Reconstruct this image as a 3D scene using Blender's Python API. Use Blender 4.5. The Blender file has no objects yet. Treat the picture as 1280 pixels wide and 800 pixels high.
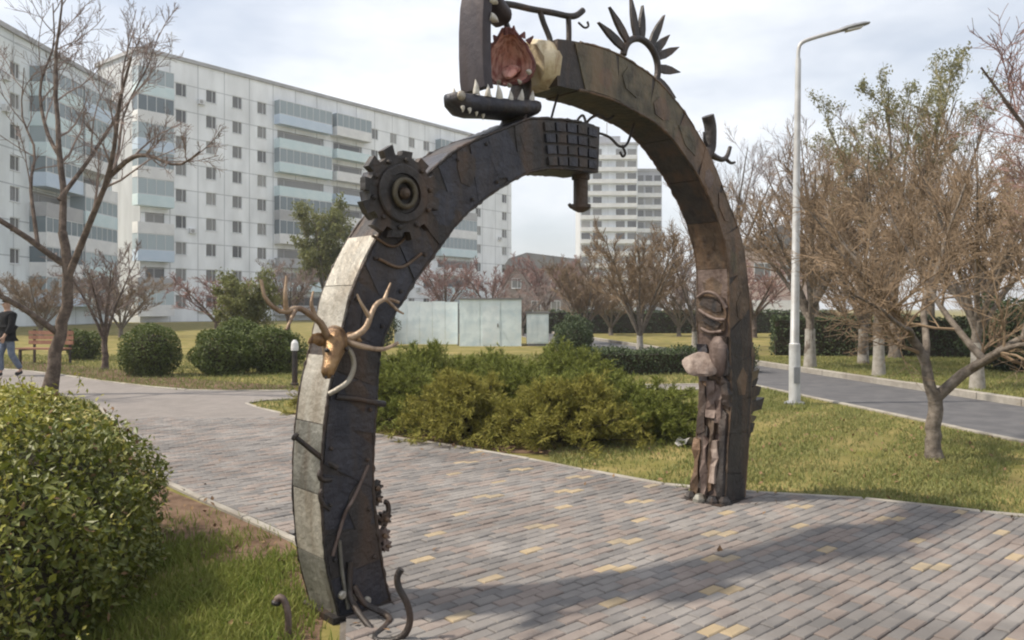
import bpy, bmesh, math, random
import numpy as np
from mathutils import Vector, Matrix

# ------------------------------------------------------------------ camera, sky, sun, exposure
scene = bpy.context.scene
col = scene.collection
cam_data = bpy.data.cameras.new('camera')
cam = bpy.data.objects.new('camera', cam_data); col.objects.link(cam)
cam.location = (0, 0, 1.6); cam.rotation_euler = (math.radians(90), 0, 0)
cam_data.sensor_width = 36; cam_data.lens = 28.125
cam_data.shift_y = -15 / 1280
cam_data.clip_start = 0.05; cam_data.clip_end = 5000
scene.camera = cam

SUN_EL = math.radians(53)
TO_SUN = Vector((-0.996 * math.cos(SUN_EL), -0.10 * math.cos(SUN_EL), math.sin(SUN_EL))).normalized()
world = bpy.data.worlds.new('World'); scene.world = world; world.use_nodes = True
wt = world.node_tree; wt.nodes.clear()
def wn(t, **k):
    n = wt.nodes.new(t)
    for a_, v in k.items(): setattr(n, a_, v)
    return n
sky = wn('ShaderNodeTexSky', sky_type='NISHITA', sun_disc=False, sun_elevation=SUN_EL,
         sun_rotation=math.atan2(TO_SUN.x, TO_SUN.y), air_density=1.0, dust_density=2.2, ozone_density=1.0)
tc = wn('ShaderNodeTexCoord'); mp = wn('ShaderNodeMapping'); mp.inputs['Scale'].default_value = (1.0, 1.0, 2.6)
nz = wn('ShaderNodeTexNoise'); nz.inputs['Scale'].default_value = 2.1; nz.inputs['Detail'].default_value = 5; nz.inputs['Roughness'].default_value = 0.55
rp = wn('ShaderNodeValToRGB'); rp.color_ramp.elements[0].position = 0.34; rp.color_ramp.elements[1].position = 0.66
rp.color_ramp.elements[0].color = (0.34, 0.34, 0.34, 1); rp.color_ramp.elements[1].color = (0.95, 0.95, 0.95, 1)
mx = wn('ShaderNodeMix', data_type='RGBA')
mx.inputs['B'].default_value = (9.4, 9.55, 9.8, 1)
bg = wn('ShaderNodeBackground'); bg.inputs['Strength'].default_value = 0.115
wo = wn('ShaderNodeOutputWorld')
wt.links.new(tc.outputs['Generated'], mp.inputs['Vector']); wt.links.new(mp.outputs['Vector'], nz.inputs['Vector'])
wt.links.new(nz.outputs['Fac'], rp.inputs['Fac']); wt.links.new(rp.outputs['Color'], mx.inputs['Factor'])
wt.links.new(sky.outputs['Color'], mx.inputs['A']); wt.links.new(mx.outputs['Result'], bg.inputs['Color'])
wt.links.new(bg.outputs['Background'], wo.inputs['Surface'])

sun_d = bpy.data.lights.new('sun', 'SUN'); sun_d.energy = 4.9; sun_d.angle = math.radians(2.5); sun_d.color = (1.0, 0.90, 0.75)
sun = bpy.data.objects.new('sun', sun_d); col.objects.link(sun)
sun.rotation_euler = (-TO_SUN).to_track_quat('-Z', 'Y').to_euler(); sun.location = (-20, -5, 20)

vs = scene.view_settings
vs.view_transform = 'Standard'; vs.look = 'None'; vs.exposure = 0.26; vs.gamma = 1.0; vs.use_curve_mapping = False
scene.cycles.pixel_filter_type = 'BLACKMAN_HARRIS'; scene.cycles.filter_width = 2.1

# ------------------------------------------------------------------ materials
def N(nt, t, **k):
    n = nt.nodes.new(t)
    for a_, v in k.items(): setattr(n, a_, v)
    return n
def rgba(c): return (c[0], c[1], c[2], 1)
MATS = {}
def mat(name, c1, c2=None, scale=8.0, rough=0.8, metal=0.0, bump=0.0, bscale=None, coord='Object', spec=0.4,
        c3=None, s3=1.5, lo=0.4, hi=0.62, island=None, transl=0.0, streak=False):
    """noise-mixed two/three-colour principled material with optional bump and per-island variation"""
    m = bpy.data.materials.new(name); m.use_nodes = True; nt = m.node_tree
    b = nt.nodes['Principled BSDF']
    b.inputs['Roughness'].default_value = rough; b.inputs['Metallic'].default_value = metal
    b.inputs['Specular IOR Level'].default_value = spec
    co = N(nt, 'ShaderNodeTexCoord'); geo = N(nt, 'ShaderNodeNewGeometry')
    vec = geo.outputs['Position'] if coord == 'World' else co.outputs[coord]
    def noise(s, det=5):
        n = N(nt, 'ShaderNodeTexNoise'); n.inputs['Scale'].default_value = s; n.inputs['Detail'].default_value = det
        n.inputs['Roughness'].default_value = 0.6
        nt.links.new(vec, n.inputs['Vector']); return n
    def ramp(fac, a_, b_):
        r = N(nt, 'ShaderNodeMapRange'); r.inputs['From Min'].default_value = a_; r.inputs['From Max'].default_value = b_
        nt.links.new(fac, r.inputs['Value']); return r.outputs['Result']
    def mix(fac, A, B):
        x = N(nt, 'ShaderNodeMix', data_type='RGBA'); nt.links.new(fac, x.inputs['Factor'])
        for s_, v in (('A', A), ('B', B)):
            if isinstance(v, tuple): x.inputs[s_].default_value = rgba(v)
            else: nt.links.new(v, x.inputs[s_])
        return x.outputs['Result']
    out = None
    if c2 is not None: out = mix(ramp(noise(scale).outputs['Fac'], lo, hi), tuple(c1), tuple(c2))
    if c3 is not None:
        n3 = noise(s3, 4)
        if streak:
            mpn = N(nt, 'ShaderNodeMapping'); mpn.inputs['Scale'].default_value = (3.2, 3.2, 0.55); nt.links.new(vec, mpn.inputs['Vector']); nt.links.new(mpn.outputs['Vector'], n3.inputs['Vector'])
        out = mix(ramp(n3.outputs['Fac'], 0.45, 0.66), out, tuple(c3))
    if island is not None:
        src = geo.outputs['Random Per Island']
        out = mix(ramp(src, 0.0, 1.0), out if out is not None else tuple(c1), tuple(island)) if out is None else mix(ramp(src, -0.25, 1.25), out, tuple(island))
    if out is None: b.inputs['Base Color'].default_value = rgba(c1)
    else: nt.links.new(out, b.inputs['Base Color'])
    if bump > 0:
        bn = noise(bscale or scale * 3, 6); bp = N(nt, 'ShaderNodeBump'); bp.inputs['Strength'].default_value = bump; bp.inputs['Distance'].default_value = 0.02
        nt.links.new(bn.outputs['Fac'], bp.inputs['Height']); nt.links.new(bp.outputs['Normal'], b.inputs['Normal'])
    if transl > 0:
        tr = N(nt, 'ShaderNodeBsdfTranslucent'); ms = N(nt, 'ShaderNodeMixShader'); ms.inputs['Fac'].default_value = transl
        if out is None: tr.inputs['Color'].default_value = rgba(c1)
        else: nt.links.new(out, tr.inputs['Color'])
        nt.links.new(b.outputs['BSDF'], ms.inputs[1]); nt.links.new(tr.outputs['BSDF'], ms.inputs[2])
        nt.links.new(ms.outputs['Shader'], nt.nodes['Material Output'].inputs['Surface'])
    MATS[name] = m
    return m

# ------------------------------------------------------------------ mesh helpers
def np_mesh(name, verts, faces, mats, fmat=None, smooth=False):
    """verts (N,3); faces list of (M,k) int arrays"""
    me = bpy.data.meshes.new(name)
    verts = np.asarray(verts, dtype=np.float32)
    fs = [np.asarray(f, dtype=np.int32) for f in (faces if isinstance(faces, list) else [faces]) if len(f)]
    me.vertices.add(len(verts)); me.vertices.foreach_set('co', verts.ravel())
    loops = np.concatenate([f.ravel() for f in fs]); tot = np.concatenate([np.full(len(f), f.shape[1], np.int32) for f in fs])
    st = np.zeros(len(tot), np.int32); st[1:] = np.cumsum(tot)[:-1]
    me.loops.add(len(loops)); me.loops.foreach_set('vertex_index', loops)
    me.polygons.add(len(tot)); me.polygons.foreach_set('loop_start', st); me.polygons.foreach_set('loop_total', tot)
    if fmat is not None: me.polygons.foreach_set('material_index', np.asarray(fmat, np.int32))
    me.polygons.foreach_set('use_smooth', np.full(len(tot), smooth, dtype=bool))
    me.update(calc_edges=True); me.validate()
    for m in (mats if isinstance(mats, (list, tuple)) else [mats]): me.materials.append(m)
    return me
def link(name, data, parent=None, loc=None, rotz=None):
    o = bpy.data.objects.new(name, data); col.objects.link(o)
    if parent is not None: o.parent = parent
    if loc is not None: o.location = loc
    if rotz is not None: o.rotation_euler = (0, 0, rotz)
    return o
def tag(o, label=None, cat=None, group=None, kind=None):
    if label: o['label'] = label
    if cat: o['category'] = cat
    if group: o['group'] = group
    if kind: o['kind'] = kind
    return o
def thing(name, label, cat, loc=(0, 0, 0), rotz=0.0, group=None):
    o = link(name, None, loc=loc, rotz=rotz); o.empty_display_size = 0.2
    return tag(o, label, cat, group)
class MB:
    def __init__(s, off=(0, 0, 0)): s.v = []; s.f = []; s.m = []; s.off = Vector(off)
    def add(s, vs_, fs_, mi=0):
        b = len(s.v); s.v += [tuple(Vector(p) - s.off) for p in vs_]
        s.f += [tuple(i + b for i in f) for f in fs_]; s.m += [mi] * len(fs_); return s
    def box(s, x0, x1, y0, y1, z0, z1, mi=0):
        return s.add([(x0, y0, z0), (x1, y0, z0), (x1, y1, z0), (x0, y1, z0), (x0, y0, z1), (x1, y0, z1), (x1, y1, z1), (x0, y1, z1)],
                     [(0, 3, 2, 1), (4, 5, 6, 7), (0, 1, 5, 4), (1, 2, 6, 5), (2, 3, 7, 6), (3, 0, 4, 7)], mi)
    def hexa(s, p, mi=0):   # 8 corners, bottom 4 ccw then top 4
        return s.add(p, [(0, 3, 2, 1), (4, 5, 6, 7), (0, 1, 5, 4), (1, 2, 6, 5), (2, 3, 7, 6), (3, 0, 4, 7)], mi)
    def tube(s, path, rad, n=8, mi=0, flat=1.0, flatdir=None, cap=True):
        P = [Vector(p) for p in path]; k = len(P)
        R = rad if isinstance(rad, (list, tuple)) else [rad] * k
        vs_, fs_ = [], []
        ref = None
        for i in range(k):
            t = (P[min(i + 1, k - 1)] - P[max(i - 1, 0)]); t = t.normalized() if t.length > 1e-9 else Vector((0, 0, 1))
            if flatdir is not None: u = Vector(flatdir); u = (u - t * u.dot(t)).normalized()
            elif ref is None:
                r0 = Vector((0, 0, 1)) if abs(t.z) < 0.9 else Vector((1, 0, 0)); u = (r0 - t * r0.dot(t)).normalized()
            else: u = (ref - t * ref.dot(t)).normalized()
            ref = u; w = t.cross(u)
            for j in range(n):
                a_ = 2 * math.pi * j / n
                vs_.append(P[i] + (u * math.cos(a_) * flat + w * math.sin(a_)) * R[i])
        for i in range(k - 1):
            for j in range(n):
                j2 = (j + 1) % n
                fs_.append((i * n + j, i * n + j2, (i + 1) * n + j2, (i + 1) * n + j))
        if cap: fs_.append(tuple(range(n - 1, -1, -1))); fs_.append(tuple((k - 1) * n + j for j in range(n)))
        return s.add(vs_, fs_, mi)
    def lathe(s, c, ax, prof, n=24, mi=0):   # prof: (dist along axis, radius)
        c = Vector(c); ax = Vector(ax).normalized(); pts = [c + ax * d for d, r in prof]
        r0 = Vector((0, 0, 1)) if abs(ax.z) < 0.9 else Vector((1, 0, 0)); u = (r0 - ax * r0.dot(ax)).normalized(); w = ax.cross(u)
        vs_, fs_ = [], []; k = len(prof)
        for p, (d, r) in zip(pts, prof):
            for j in range(n):
                a_ = 2 * math.pi * j / n; vs_.append(p + (u * math.cos(a_) + w * math.sin(a_)) * max(r, 1e-4))
        for i in range(k - 1):
            for j in range(n):
                j2 = (j + 1) % n; fs_.append((i * n + j, i * n + j2, (i + 1) * n + j2, (i + 1) * n + j))
        fs_.append(tuple(range(n - 1, -1, -1))); fs_.append(tuple((k - 1) * n + j for j in range(n)))
        return s.add(vs_, fs_, mi)
    def prism(s, poly, ex, mi=0):   # closed polygon of points extruded by vector ex
        P = [Vector(p) for p in poly]; E_ = Vector(ex); k = len(P)
        return s.add(P + [p + E_ for p in P], [tuple(range(k - 1, -1, -1)), tuple(range(k, 2 * k))] + [(i, (i + 1) % k, k + (i + 1) % k, k + i) for i in range(k)], mi)
    def mesh(s, name, mats, smooth=False, fix=True):
        me = bpy.data.meshes.new(name); me.from_pydata(s.v, [], s.f)
        for m in (mats if isinstance(mats, (list, tuple)) else [mats]): me.materials.append(m)
        me.polygons.foreach_set('material_index', s.m)
        if smooth: me.polygons.foreach_set('use_smooth', [True] * len(s.f))
        if fix:
            bm = bmesh.new(); bm.from_mesh(me); bmesh.ops.recalc_face_normals(bm, faces=bm.faces); bm.to_mesh(me); bm.free()
        me.update(); return me
    def build(s, name, mats, parent=None, smooth=False, loc=None):
        return link(name, s.mesh(name, mats, smooth), parent, loc)
def auto_smooth(o, deg=40):
    o.data.polygons.foreach_set('use_smooth', [True] * len(o.data.polygons))
    try: o.data.set_sharp_from_angle(angle=math.radians(deg))
    except Exception: pass
    return o
def resample(pts, k):
    P = np.asarray(pts, float); d = np.r_[0, np.cumsum(np.linalg.norm(np.diff(P, axis=0), axis=1))]
    t = np.linspace(0, d[-1], k); return np.stack([np.interp(t, d, P[:, i]) for i in range(P.shape[1])], 1)
def spline(pts, k):
    """Catmull-Rom through the points, k samples evenly spaced"""
    P = np.asarray(pts, float); Q = np.vstack([2 * P[0] - P[1], P, 2 * P[-1] - P[-2]]); out = []
    for i in range(1, len(Q) - 2):
        for t in np.linspace(0, 1, 10, endpoint=False):
            p0, p1, p2, p3 = Q[i - 1:i + 3]
            out.append(0.5 * (2 * p1 + (p2 - p0) * t + (2 * p0 - 5 * p1 + 4 * p2 - p3) * t * t + (3 * p1 - p0 - 3 * p2 + p3) * t ** 3))
    out.append(P[-1]); return resample(out, k)
def inside(poly, X, Y):
    r = np.zeros(np.shape(X), bool); k = len(poly); j = k - 1
    for i in range(k):
        xi, yi = poly[i]; xj, yj = poly[j]
        c = ((yi > Y) != (yj > Y)) & (X < (xj - xi) * (Y - yi) / (yj - yi + 1e-12) + xi)
        r ^= c; j = i
    return r

# vectorised branching
def tubes_np(P, R, sides):
    """P (N,k,3) R (N,k) -> verts, quads"""
    Nn, k, _ = P.shape
    T = np.gradient(P, axis=1); T /= np.linalg.norm(T, axis=2, keepdims=True) + 1e-9
    ref = np.where(np.abs(T[:, :1, 2:3]) < 0.9, np.array([0, 0, 1.0]), np.array([1.0, 0, 0]))
    U = ref - T * np.sum(ref * T, 2, keepdims=True); U /= np.linalg.norm(U, axis=2, keepdims=True) + 1e-9
    W = np.cross(T, U); a_ = 2 * np.pi * np.arange(sides) / sides
    V = P[:, :, None, :] + R[:, :, None, None] * (U[:, :, None, :] * np.cos(a_)[None, None, :, None] + W[:, :, None, :] * np.sin(a_)[None, None, :, None])
    b = (np.arange(Nn) * k * sides)[:, None, None]; i = (np.arange(k - 1) * sides)[None, :, None]; j = np.arange(sides)[None, None, :]; j2 = (j + 1) % sides
    F = np.stack([b + i + j, b + i + j2, b + i + sides + j2, b + i + sides + j], -1).reshape(-1, 4)
    return V.reshape(-1, 3), F
def grow(rng, P, R, n, t0=0.2, ang=(30, 60), lenr=0.5, k=5, wob=0.15, trop=0.1, rad=0.6, rmin=0.003, t1=0.98, lenabs=None, tfall=0.45):
    Nn, k0, _ = P.shape
    LEN = np.sum(np.linalg.norm(np.diff(P, axis=1), axis=2), 1)
    t = (np.arange(n)[None, :] + rng.random((Nn, n))) / n * (t1 - t0) + t0
    x = t * (k0 - 1); i0 = np.minimum(x.astype(int), k0 - 2); f = (x - i0)[..., None]
    r = np.arange(Nn)[:, None]
    A = P[r, i0] * (1 - f) + P[r, i0 + 1] * f
    T = P[r, i0 + 1] - P[r, i0]; T /= np.linalg.norm(T, axis=2, keepdims=True) + 1e-9
    RR = R[r, i0] * (1 - f[..., 0]) + R[r, i0 + 1] * f[..., 0]
    q = rng.normal(size=T.shape); q -= T * np.sum(q * T, 2, keepdims=True); q /= np.linalg.norm(q, axis=2, keepdims=True) + 1e-9
    th = np.radians(rng.uniform(ang[0], ang[1], (Nn, n)))[..., None]
    D = np.cos(th) * T + np.sin(th) * q; D[..., 2] += trop; D /= np.linalg.norm(D, axis=2, keepdims=True)
    L = (LEN[:, None] * lenr if lenabs is None else lenabs) * rng.uniform(0.65, 1.25, (Nn, n)) * (1 - tfall * t)
    D = D.reshape(-1, 3); L = L.reshape(-1); A = A.reshape(-1, 3); RR = RR.reshape(-1)
    out = np.zeros((len(D), k, 3)); out[:, 0] = A
    for s_ in range(1, k):
        D = D + rng.normal(size=D.shape) * wob; D[:, 2] += trop * 0.5; D /= np.linalg.norm(D, axis=1, keepdims=True)
        out[:, s_] = out[:, s_ - 1] + D * (L / (k - 1))[:, None]
    r0 = np.maximum(RR * rad, rmin); Ro = r0[:, None] * (1 - np.linspace(0, 1, k)[None, :] * 0.72); Ro = np.maximum(Ro, rmin * 0.6)
    return out, Ro
def join_np(parts):
    V, F, b = [], [], 0
    for v, f in parts: V.append(v); F.append(f + b); b += len(v)
    return np.concatenate(V), np.concatenate(F)
def leaf_quads(rng, C, size, aspect=0.5, up=0.4, droop=None):
    """diamond leaves at centres C, random orientation biased up"""
    n = len(C); d = rng.normal(size=(n, 3)); d /= np.linalg.norm(d, axis=1, keepdims=True)
    nn = rng.normal(size=(n, 3)); nn[:, 2] = np.abs(nn[:, 2]) + up * 2; nn -= d * np.sum(nn * d, 1, keepdims=True); nn /= np.linalg.norm(nn, axis=1, keepdims=True)
    w = np.cross(d, nn); s_ = (size * rng.uniform(0.6, 1.3, n))[:, None]
    V = np.stack([C - d * s_ * 0.5, C + w * s_ * aspect * 0.5 + nn * s_ * 0.08, C + d * s_ * 0.5, C - w * s_ * aspect * 0.5 + nn * s_ * 0.08], 1).reshape(-1, 3)
    return V, np.arange(n * 4).reshape(n, 4)

# ------------------------------------------------------------------ palette
M_lawn = mat('lawn', (0.13, 0.125, 0.035), (0.25, 0.20, 0.085), 1.3, 0.95, bump=0.5, bscale=40, coord='World', spec=0.1, c3=(0.15, 0.135, 0.05), s3=0.8)
M_soil = mat('soil', (0.095, 0.061, 0.042), (0.161, 0.108, 0.075), 5, 0.95, bump=0.8, bscale=25, coord='World', spec=0.1)
M_blade = mat('grass_blade', (0.109, 0.147, 0.027), (0.193, 0.201, 0.067), 0.9, 0.7, coord='World', spec=0.2, island=(0.255, 0.253, 0.110), transl=0.25)
M_blade_green = mat('green_grass_blade', (0.097, 0.174, 0.020), (0.183, 0.216, 0.042), 1.6, 0.7, coord='World', spec=0.2, island=(0.236, 0.236, 0.071), transl=0.3)
M_bed = mat('paving_sand', (0.102, 0.090, 0.080), (0.141, 0.125, 0.109), 9, 0.95, bump=0.4, bscale=60, coord='World')
M_pgrey = mat('paver_grey', (0.162, 0.151, 0.145), (0.234, 0.218, 0.208), 3.0, 0.85, bump=0.45, bscale=120, coord='World', c3=(0.128, 0.120, 0.117), s3=0.8, lo=0.35, hi=0.65)
M_ppink = mat('paver_pinkish', (0.184, 0.152, 0.138), (0.254, 0.218, 0.198), 3.0, 0.85, bump=0.45, bscale=120, coord='World', c3=(0.146, 0.122, 0.111), s3=0.8, lo=0.35, hi=0.65)
M_pdark = mat('paver_dark', (0.132, 0.125, 0.123), (0.188, 0.178, 0.174), 3.0, 0.85, bump=0.45, bscale=120, coord='World', c3=(0.111, 0.106, 0.105), s3=0.8)
M_pyell = mat('paver_yellow', (0.302, 0.236, 0.149), (0.369, 0.291, 0.193), 5, 0.85, bump=0.45, bscale=120, coord='World', c3=(0.225, 0.193, 0.149), s3=1.6)
M_kerb = mat('kerb_concrete', (0.260, 0.242, 0.211), (0.322, 0.301, 0.267), 7, 0.9, bump=0.3, bscale=60, coord='World', c3=(0.186, 0.167, 0.146), s3=1.0)
M_asph = mat('asphalt', (0.075, 0.075, 0.082), (0.105, 0.104, 0.11), 2.5, 0.85, bump=0.3, bscale=150, coord='World')

# ------------------------------------------------------------------ ground
def poly_obj(name, pts, z, m, kind='structure', parent=None):
    bm = bmesh.new(); f = bm.faces.new([bm.verts.new((x, y, z)) for x, y in pts]); f.normal_update()
    if f.normal.z < 0: f.normal_flip()
    bmesh.ops.triangulate(bm, faces=bm.faces[:]); me = bpy.data.meshes.new(name); bm.to_mesh(me); bm.free(); me.materials.append(m)
    o = link(name, me, parent)
    if kind: o['kind'] = kind
    return o
ground = poly_obj('lawn', [(-600, -60), (600, -60), (600, 800), (-600, 800)], 0.0, M_lawn)

LEFT_EDGE = [(-0.45, 0.5), (-0.6, 2.6), (-0.78, 3.6), (-0.92, 4.3), (-1.1, 4.75), (-1.47, 5.46), (-2.2, 6.25), (-3.02, 7.11), (-3.9, 8.35), (-5.3, 10.8), (-7.0, 13.4), (-8.9, 15.3), (-12.0, 17.6), (-17.5, 20.6)]
FAR_EDGE = [(9.0, 4.75), (6.0, 5.3), (3.86, 6.04), (3.23, 6.5), (2.6, 6.74), (2.18, 6.83), (1.62, 6.92), (1.0, 7.5), (0.0, 8.56), (-0.8, 9.25), (-1.7, 10.0), (-2.5, 10.85), (-3.15, 11.68), (-4.0, 12.65), (-4.42, 13.3)]
BRANCH_NEAR = [(-4.2, 13.8), (-3.4, 14.2), (-1.0, 14.8), (4.0, 15.6)]
BRANCH_FAR = [(4.0, 16.6), (-1.5, 15.8), (-4.6, 15.15), (-6.5, 15.45), (-8.5, 17.0), (-11.5, 19.6), (-18, 24.0)]
PATH = LEFT_EDGE + [(-19, 22.5)] + BRANCH_FAR[::-1] + BRANCH_NEAR[::-1] + FAR_EDGE[::-1] + [(9.0, 0.5)]

# paver directions: long sides run across the path
PA = np.array([0.7393, 0.6734]); PB = np.array([0.6734, -0.7393]); ROT = math.atan2(PA[1], PA[0])
def paving_material():
    m = bpy.data.materials.new('far_paving'); m.use_nodes = True; nt = m.node_tree; b = nt.nodes['Principled BSDF']
    b.inputs['Roughness'].default_value = 0.88
    g = N(nt, 'ShaderNodeNewGeometry'); mpn = N(nt, 'ShaderNodeMapping'); mpn.inputs['Rotation'].default_value = (0, 0, -ROT)
    br = N(nt, 'ShaderNodeTexBrick'); br.inputs['Scale'].default_value = 1.0; br.inputs['Brick Width'].default_value = 0.16; br.inputs['Row Height'].default_value = 0.08
    br.inputs['Mortar Size'].default_value = 0.004; br.inputs['Color1'].default_value = (0.195, 0.175, 0.165, 1); br.inputs['Color2'].default_value = (0.245, 0.22, 0.206, 1); br.inputs['Mortar'].default_value = (0.17, 0.15, 0.135, 1)
    nz_ = N(nt, 'ShaderNodeTexNoise'); nz_.inputs['Scale'].default_value = 0.8; nz_.inputs['Detail'].default_value = 6
    x = N(nt, 'ShaderNodeMix', data_type='RGBA', blend_type='MULTIPLY'); x.inputs['Factor'].default_value = 0.35
    nt.links.new(g.outputs['Position'], mpn.inputs['Vector']); nt.links.new(mpn.outputs['Vector'], br.inputs['Vector']); nt.links.new(g.outputs['Position'], nz_.inputs['Vector'])
    nt.links.new(br.outputs['Color'], x.inputs['A']); nt.links.new(nz_.outputs['Fac'], x.inputs['B']); nt.links.new(x.outputs['Result'], b.inputs['Base Color'])
    return m
M_far_paving = paving_material()
NEAR_LIMIT = 11.5
paving = poly_obj('paving', PATH, 0.006, M_bed)
far_poly = [(-3.95, 8.4), (-5.3, 10.8), (-7.0, 13.4), (-8.9, 15.3), (-12.0, 17.6), (-17.5, 20.6), (-19, 22.5)] + BRANCH_FAR[::-1] + BRANCH_NEAR[::-1] + FAR_EDGE[::-1][0:5] + [(-1.0, 8.9)]
# the surface beyond the reach of single pavers
far_poly = [p for p in LEFT_EDGE if p[1] > 10] + [(-19, 22.5)] + BRANCH_FAR[::-1] + BRANCH_NEAR[::-1] + [p for p in FAR_EDGE[::-1] if p[1] > 10.8]
far_sheet = poly_obj('distant_paving', far_poly, 0.020, M_far_paving, kind=None, parent=paving)

rng = np.random.default_rng(7)
def paver_mesh(name, m):
    a_, b_, h, c = 0.0775, 0.0375, 0.024, 0.006
    mb = MB()
    v = [(-a_, -b_, 0), (a_, -b_, 0), (a_, b_, 0), (-a_, b_, 0), (-a_, -b_, h - c), (a_, -b_, h - c), (a_, b_, h - c), (-a_, b_, h - c),
         (-a_ + c, -b_ + c, h), (a_ - c, -b_ + c, h), (a_ - c, b_ - c, h), (-a_ + c, b_ - c, h)]
    f = [(0, 1, 5, 4), (1, 2, 6, 5), (2, 3, 7, 6), (3, 0, 4, 7), (4, 5, 9, 8), (5, 6, 10, 9), (6, 7, 11, 10), (7, 4, 8, 11), (8, 9, 10, 11)]
    mb.add(v, f); return mb.mesh(name, m, fix=False)
PMESH = [paver_mesh('paver', m) for m in (M_pgrey, M_ppink, M_pdark, M_pyell)]
pj, pi_ = np.meshgrid(np.arange(-150, 74), np.arange(-27, 126), indexing='ij')
off = np.where(pj % 2 == 0, 0.0, 0.08)
pp = pi_ * 0.16 + off; pq = pj * 0.08
X = pp * PA[0] + pq * PB[0]; Y = pp * PA[1] + pq * PB[1]
ok = (Y > 3.2) & (Y < NEAR_LIMIT) & (np.abs(X) < Y * 0.70 + 0.3)
for sx, sy in ((-1, -1), (1, -1), (1, 1), (-1, 1)):
    cx = X + PA[0] * 0.072 * sx + PB[0] * 0.033 * sy; cy = Y + PA[1] * 0.072 * sx + PB[1] * 0.033 * sy
    ok &= inside(PATH, cx, cy)
ii = np.argwhere(ok)
pav = []
# cut pavers along the edges
cut = (Y > 3.2) & (Y < NEAR_LIMIT) & (np.abs(X) < Y * 0.70 + 0.3) & ~ok
cuts_v, cuts_f, cuts_m = [], [], []
SEG = [(np.array(PATH[i]), np.array(PATH[(i + 1) % len(PATH)])) for i in range(len(PATH))]
area2 = sum(a_[0] * b_[1] - b_[0] * a_[1] for a_, b_ in SEG)
def seg_dist(p, a_, b_):
    t = np.clip(np.dot(p - a_, b_ - a_) / np.dot(b_ - a_, b_ - a_), 0, 1); return np.linalg.norm(p - a_ - t * (b_ - a_))
for j, i in np.argwhere(cut):
    c0 = np.array([X[j, i], Y[j, i]])
    poly = [c0 + PA * 0.0775 * sx + PB * 0.0375 * sy for sx, sy in ((-1, -1), (-1, 1), (1, 1), (1, -1))]
    near = [s for s in SEG if seg_dist(c0, *s) < 0.115]
    if not near: continue
    for a_, b_ in near:
        d = b_ - a_; nrm = np.array([-d[1], d[0]]) * (1 if area2 > 0 else -1); nrm = nrm / np.linalg.norm(nrm); out = []
        for k_ in range(len(poly)):
            p, q = poly[k_], poly[(k_ + 1) % len(poly)]; dp, dq = np.dot(p - a_, nrm) - 0.03, np.dot(q - a_, nrm) - 0.03
            if dp >= 0: out.append(p)
            if dp * dq < 0: out.append(p + (q - p) * dp / (dp - dq))
        poly = out
        if len(poly) < 3: break
    if len(poly) < 3: continue
    b0 = len(cuts_v); n_ = len(poly); zt_ = 0.026 + rng.uniform(-0.002, 0.002)
    cuts_v += [(p[0], p[1], zt_) for p in poly] + [(p[0], p[1], 0.004) for p in poly]
    cuts_f.append(tuple(b0 + k_ for k_ in range(n_))); cuts_f += [(b0 + (k_ + 1) % n_, b0 + k_, b0 + n_ + k_, b0 + n_ + (k_ + 1) % n_) for k_ in range(n_)]
    cuts_m += [int(rng.choice([0, 0, 1, 2]))] * (n_ + 1)
for j, i in ii:
    x, y, jj, iii = X[j, i], Y[j, i], pj[j, i], pi_[j, i]
    row = (jj // 4)
    yel = (jj % 4 in (0, 1)) and ((iii + (row * 3)) % 7 == 0) and rng.random() < 0.75 and x > -0.6
    c = 3 if yel else int(rng.choice([0, 0, 0, 1, 1, 2]))
    pav.append((y, x, c))
pav.sort()
vis = [p for p in pav if p[0] > 3.8 and abs(p[1]) < p[0] * 0.64]
rest = set(pav) - set(vis[:300])
for y, x, c in vis[:300]:
    o = link('paver', PMESH[c], paving, (x, y, 0.004 + rng.uniform(-0.004, 0.004)), ROT + rng.normal() * 0.006)
    o.rotation_euler[0] = rng.normal() * 0.012
bv = np.array([v.co[:] for v in PMESH[0].vertices]); bf = [np.array(p.vertices[:]) for p in PMESH[0].polygons]; bf = np.array(bf)
RV, RF, RM = [], [], []
cr, sr = math.cos(ROT), math.sin(ROT)
for k_, (y, x, c) in enumerate(sorted(rest)):
    RV.append(np.stack([bv[:, 0] * cr - bv[:, 1] * sr + x, bv[:, 0] * sr + bv[:, 1] * cr + y, bv[:, 2] + 0.004 + rng.uniform(-0.004, 0.004)], 1)); RF.append(bf + k_ * len(bv)); RM += [c] * len(bf)
pf = link('paver_field', np_mesh('paver_field', np.concatenate(RV), np.concatenate(RF), [M_pgrey, M_ppink, M_pdark, M_pyell], RM), paving); pf['kind'] = 'stuff'
cme = bpy.data.meshes.new('cut_pavers'); cme.from_pydata(cuts_v, [], cuts_f)
for m_ in (M_pgrey, M_ppink, M_pdark, M_pyell): cme.materials.append(m_)
cme.polygons.foreach_set('material_index', cuts_m)
bm_ = bmesh.new(); bm_.from_mesh(cme); bmesh.ops.recalc_face_normals(bm_, faces=bm_.faces); bm_.to_mesh(cme); bm_.free()
cp_ = link('cut_paver_edging', cme, paving); cp_['kind'] = 'stuff'

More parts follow.
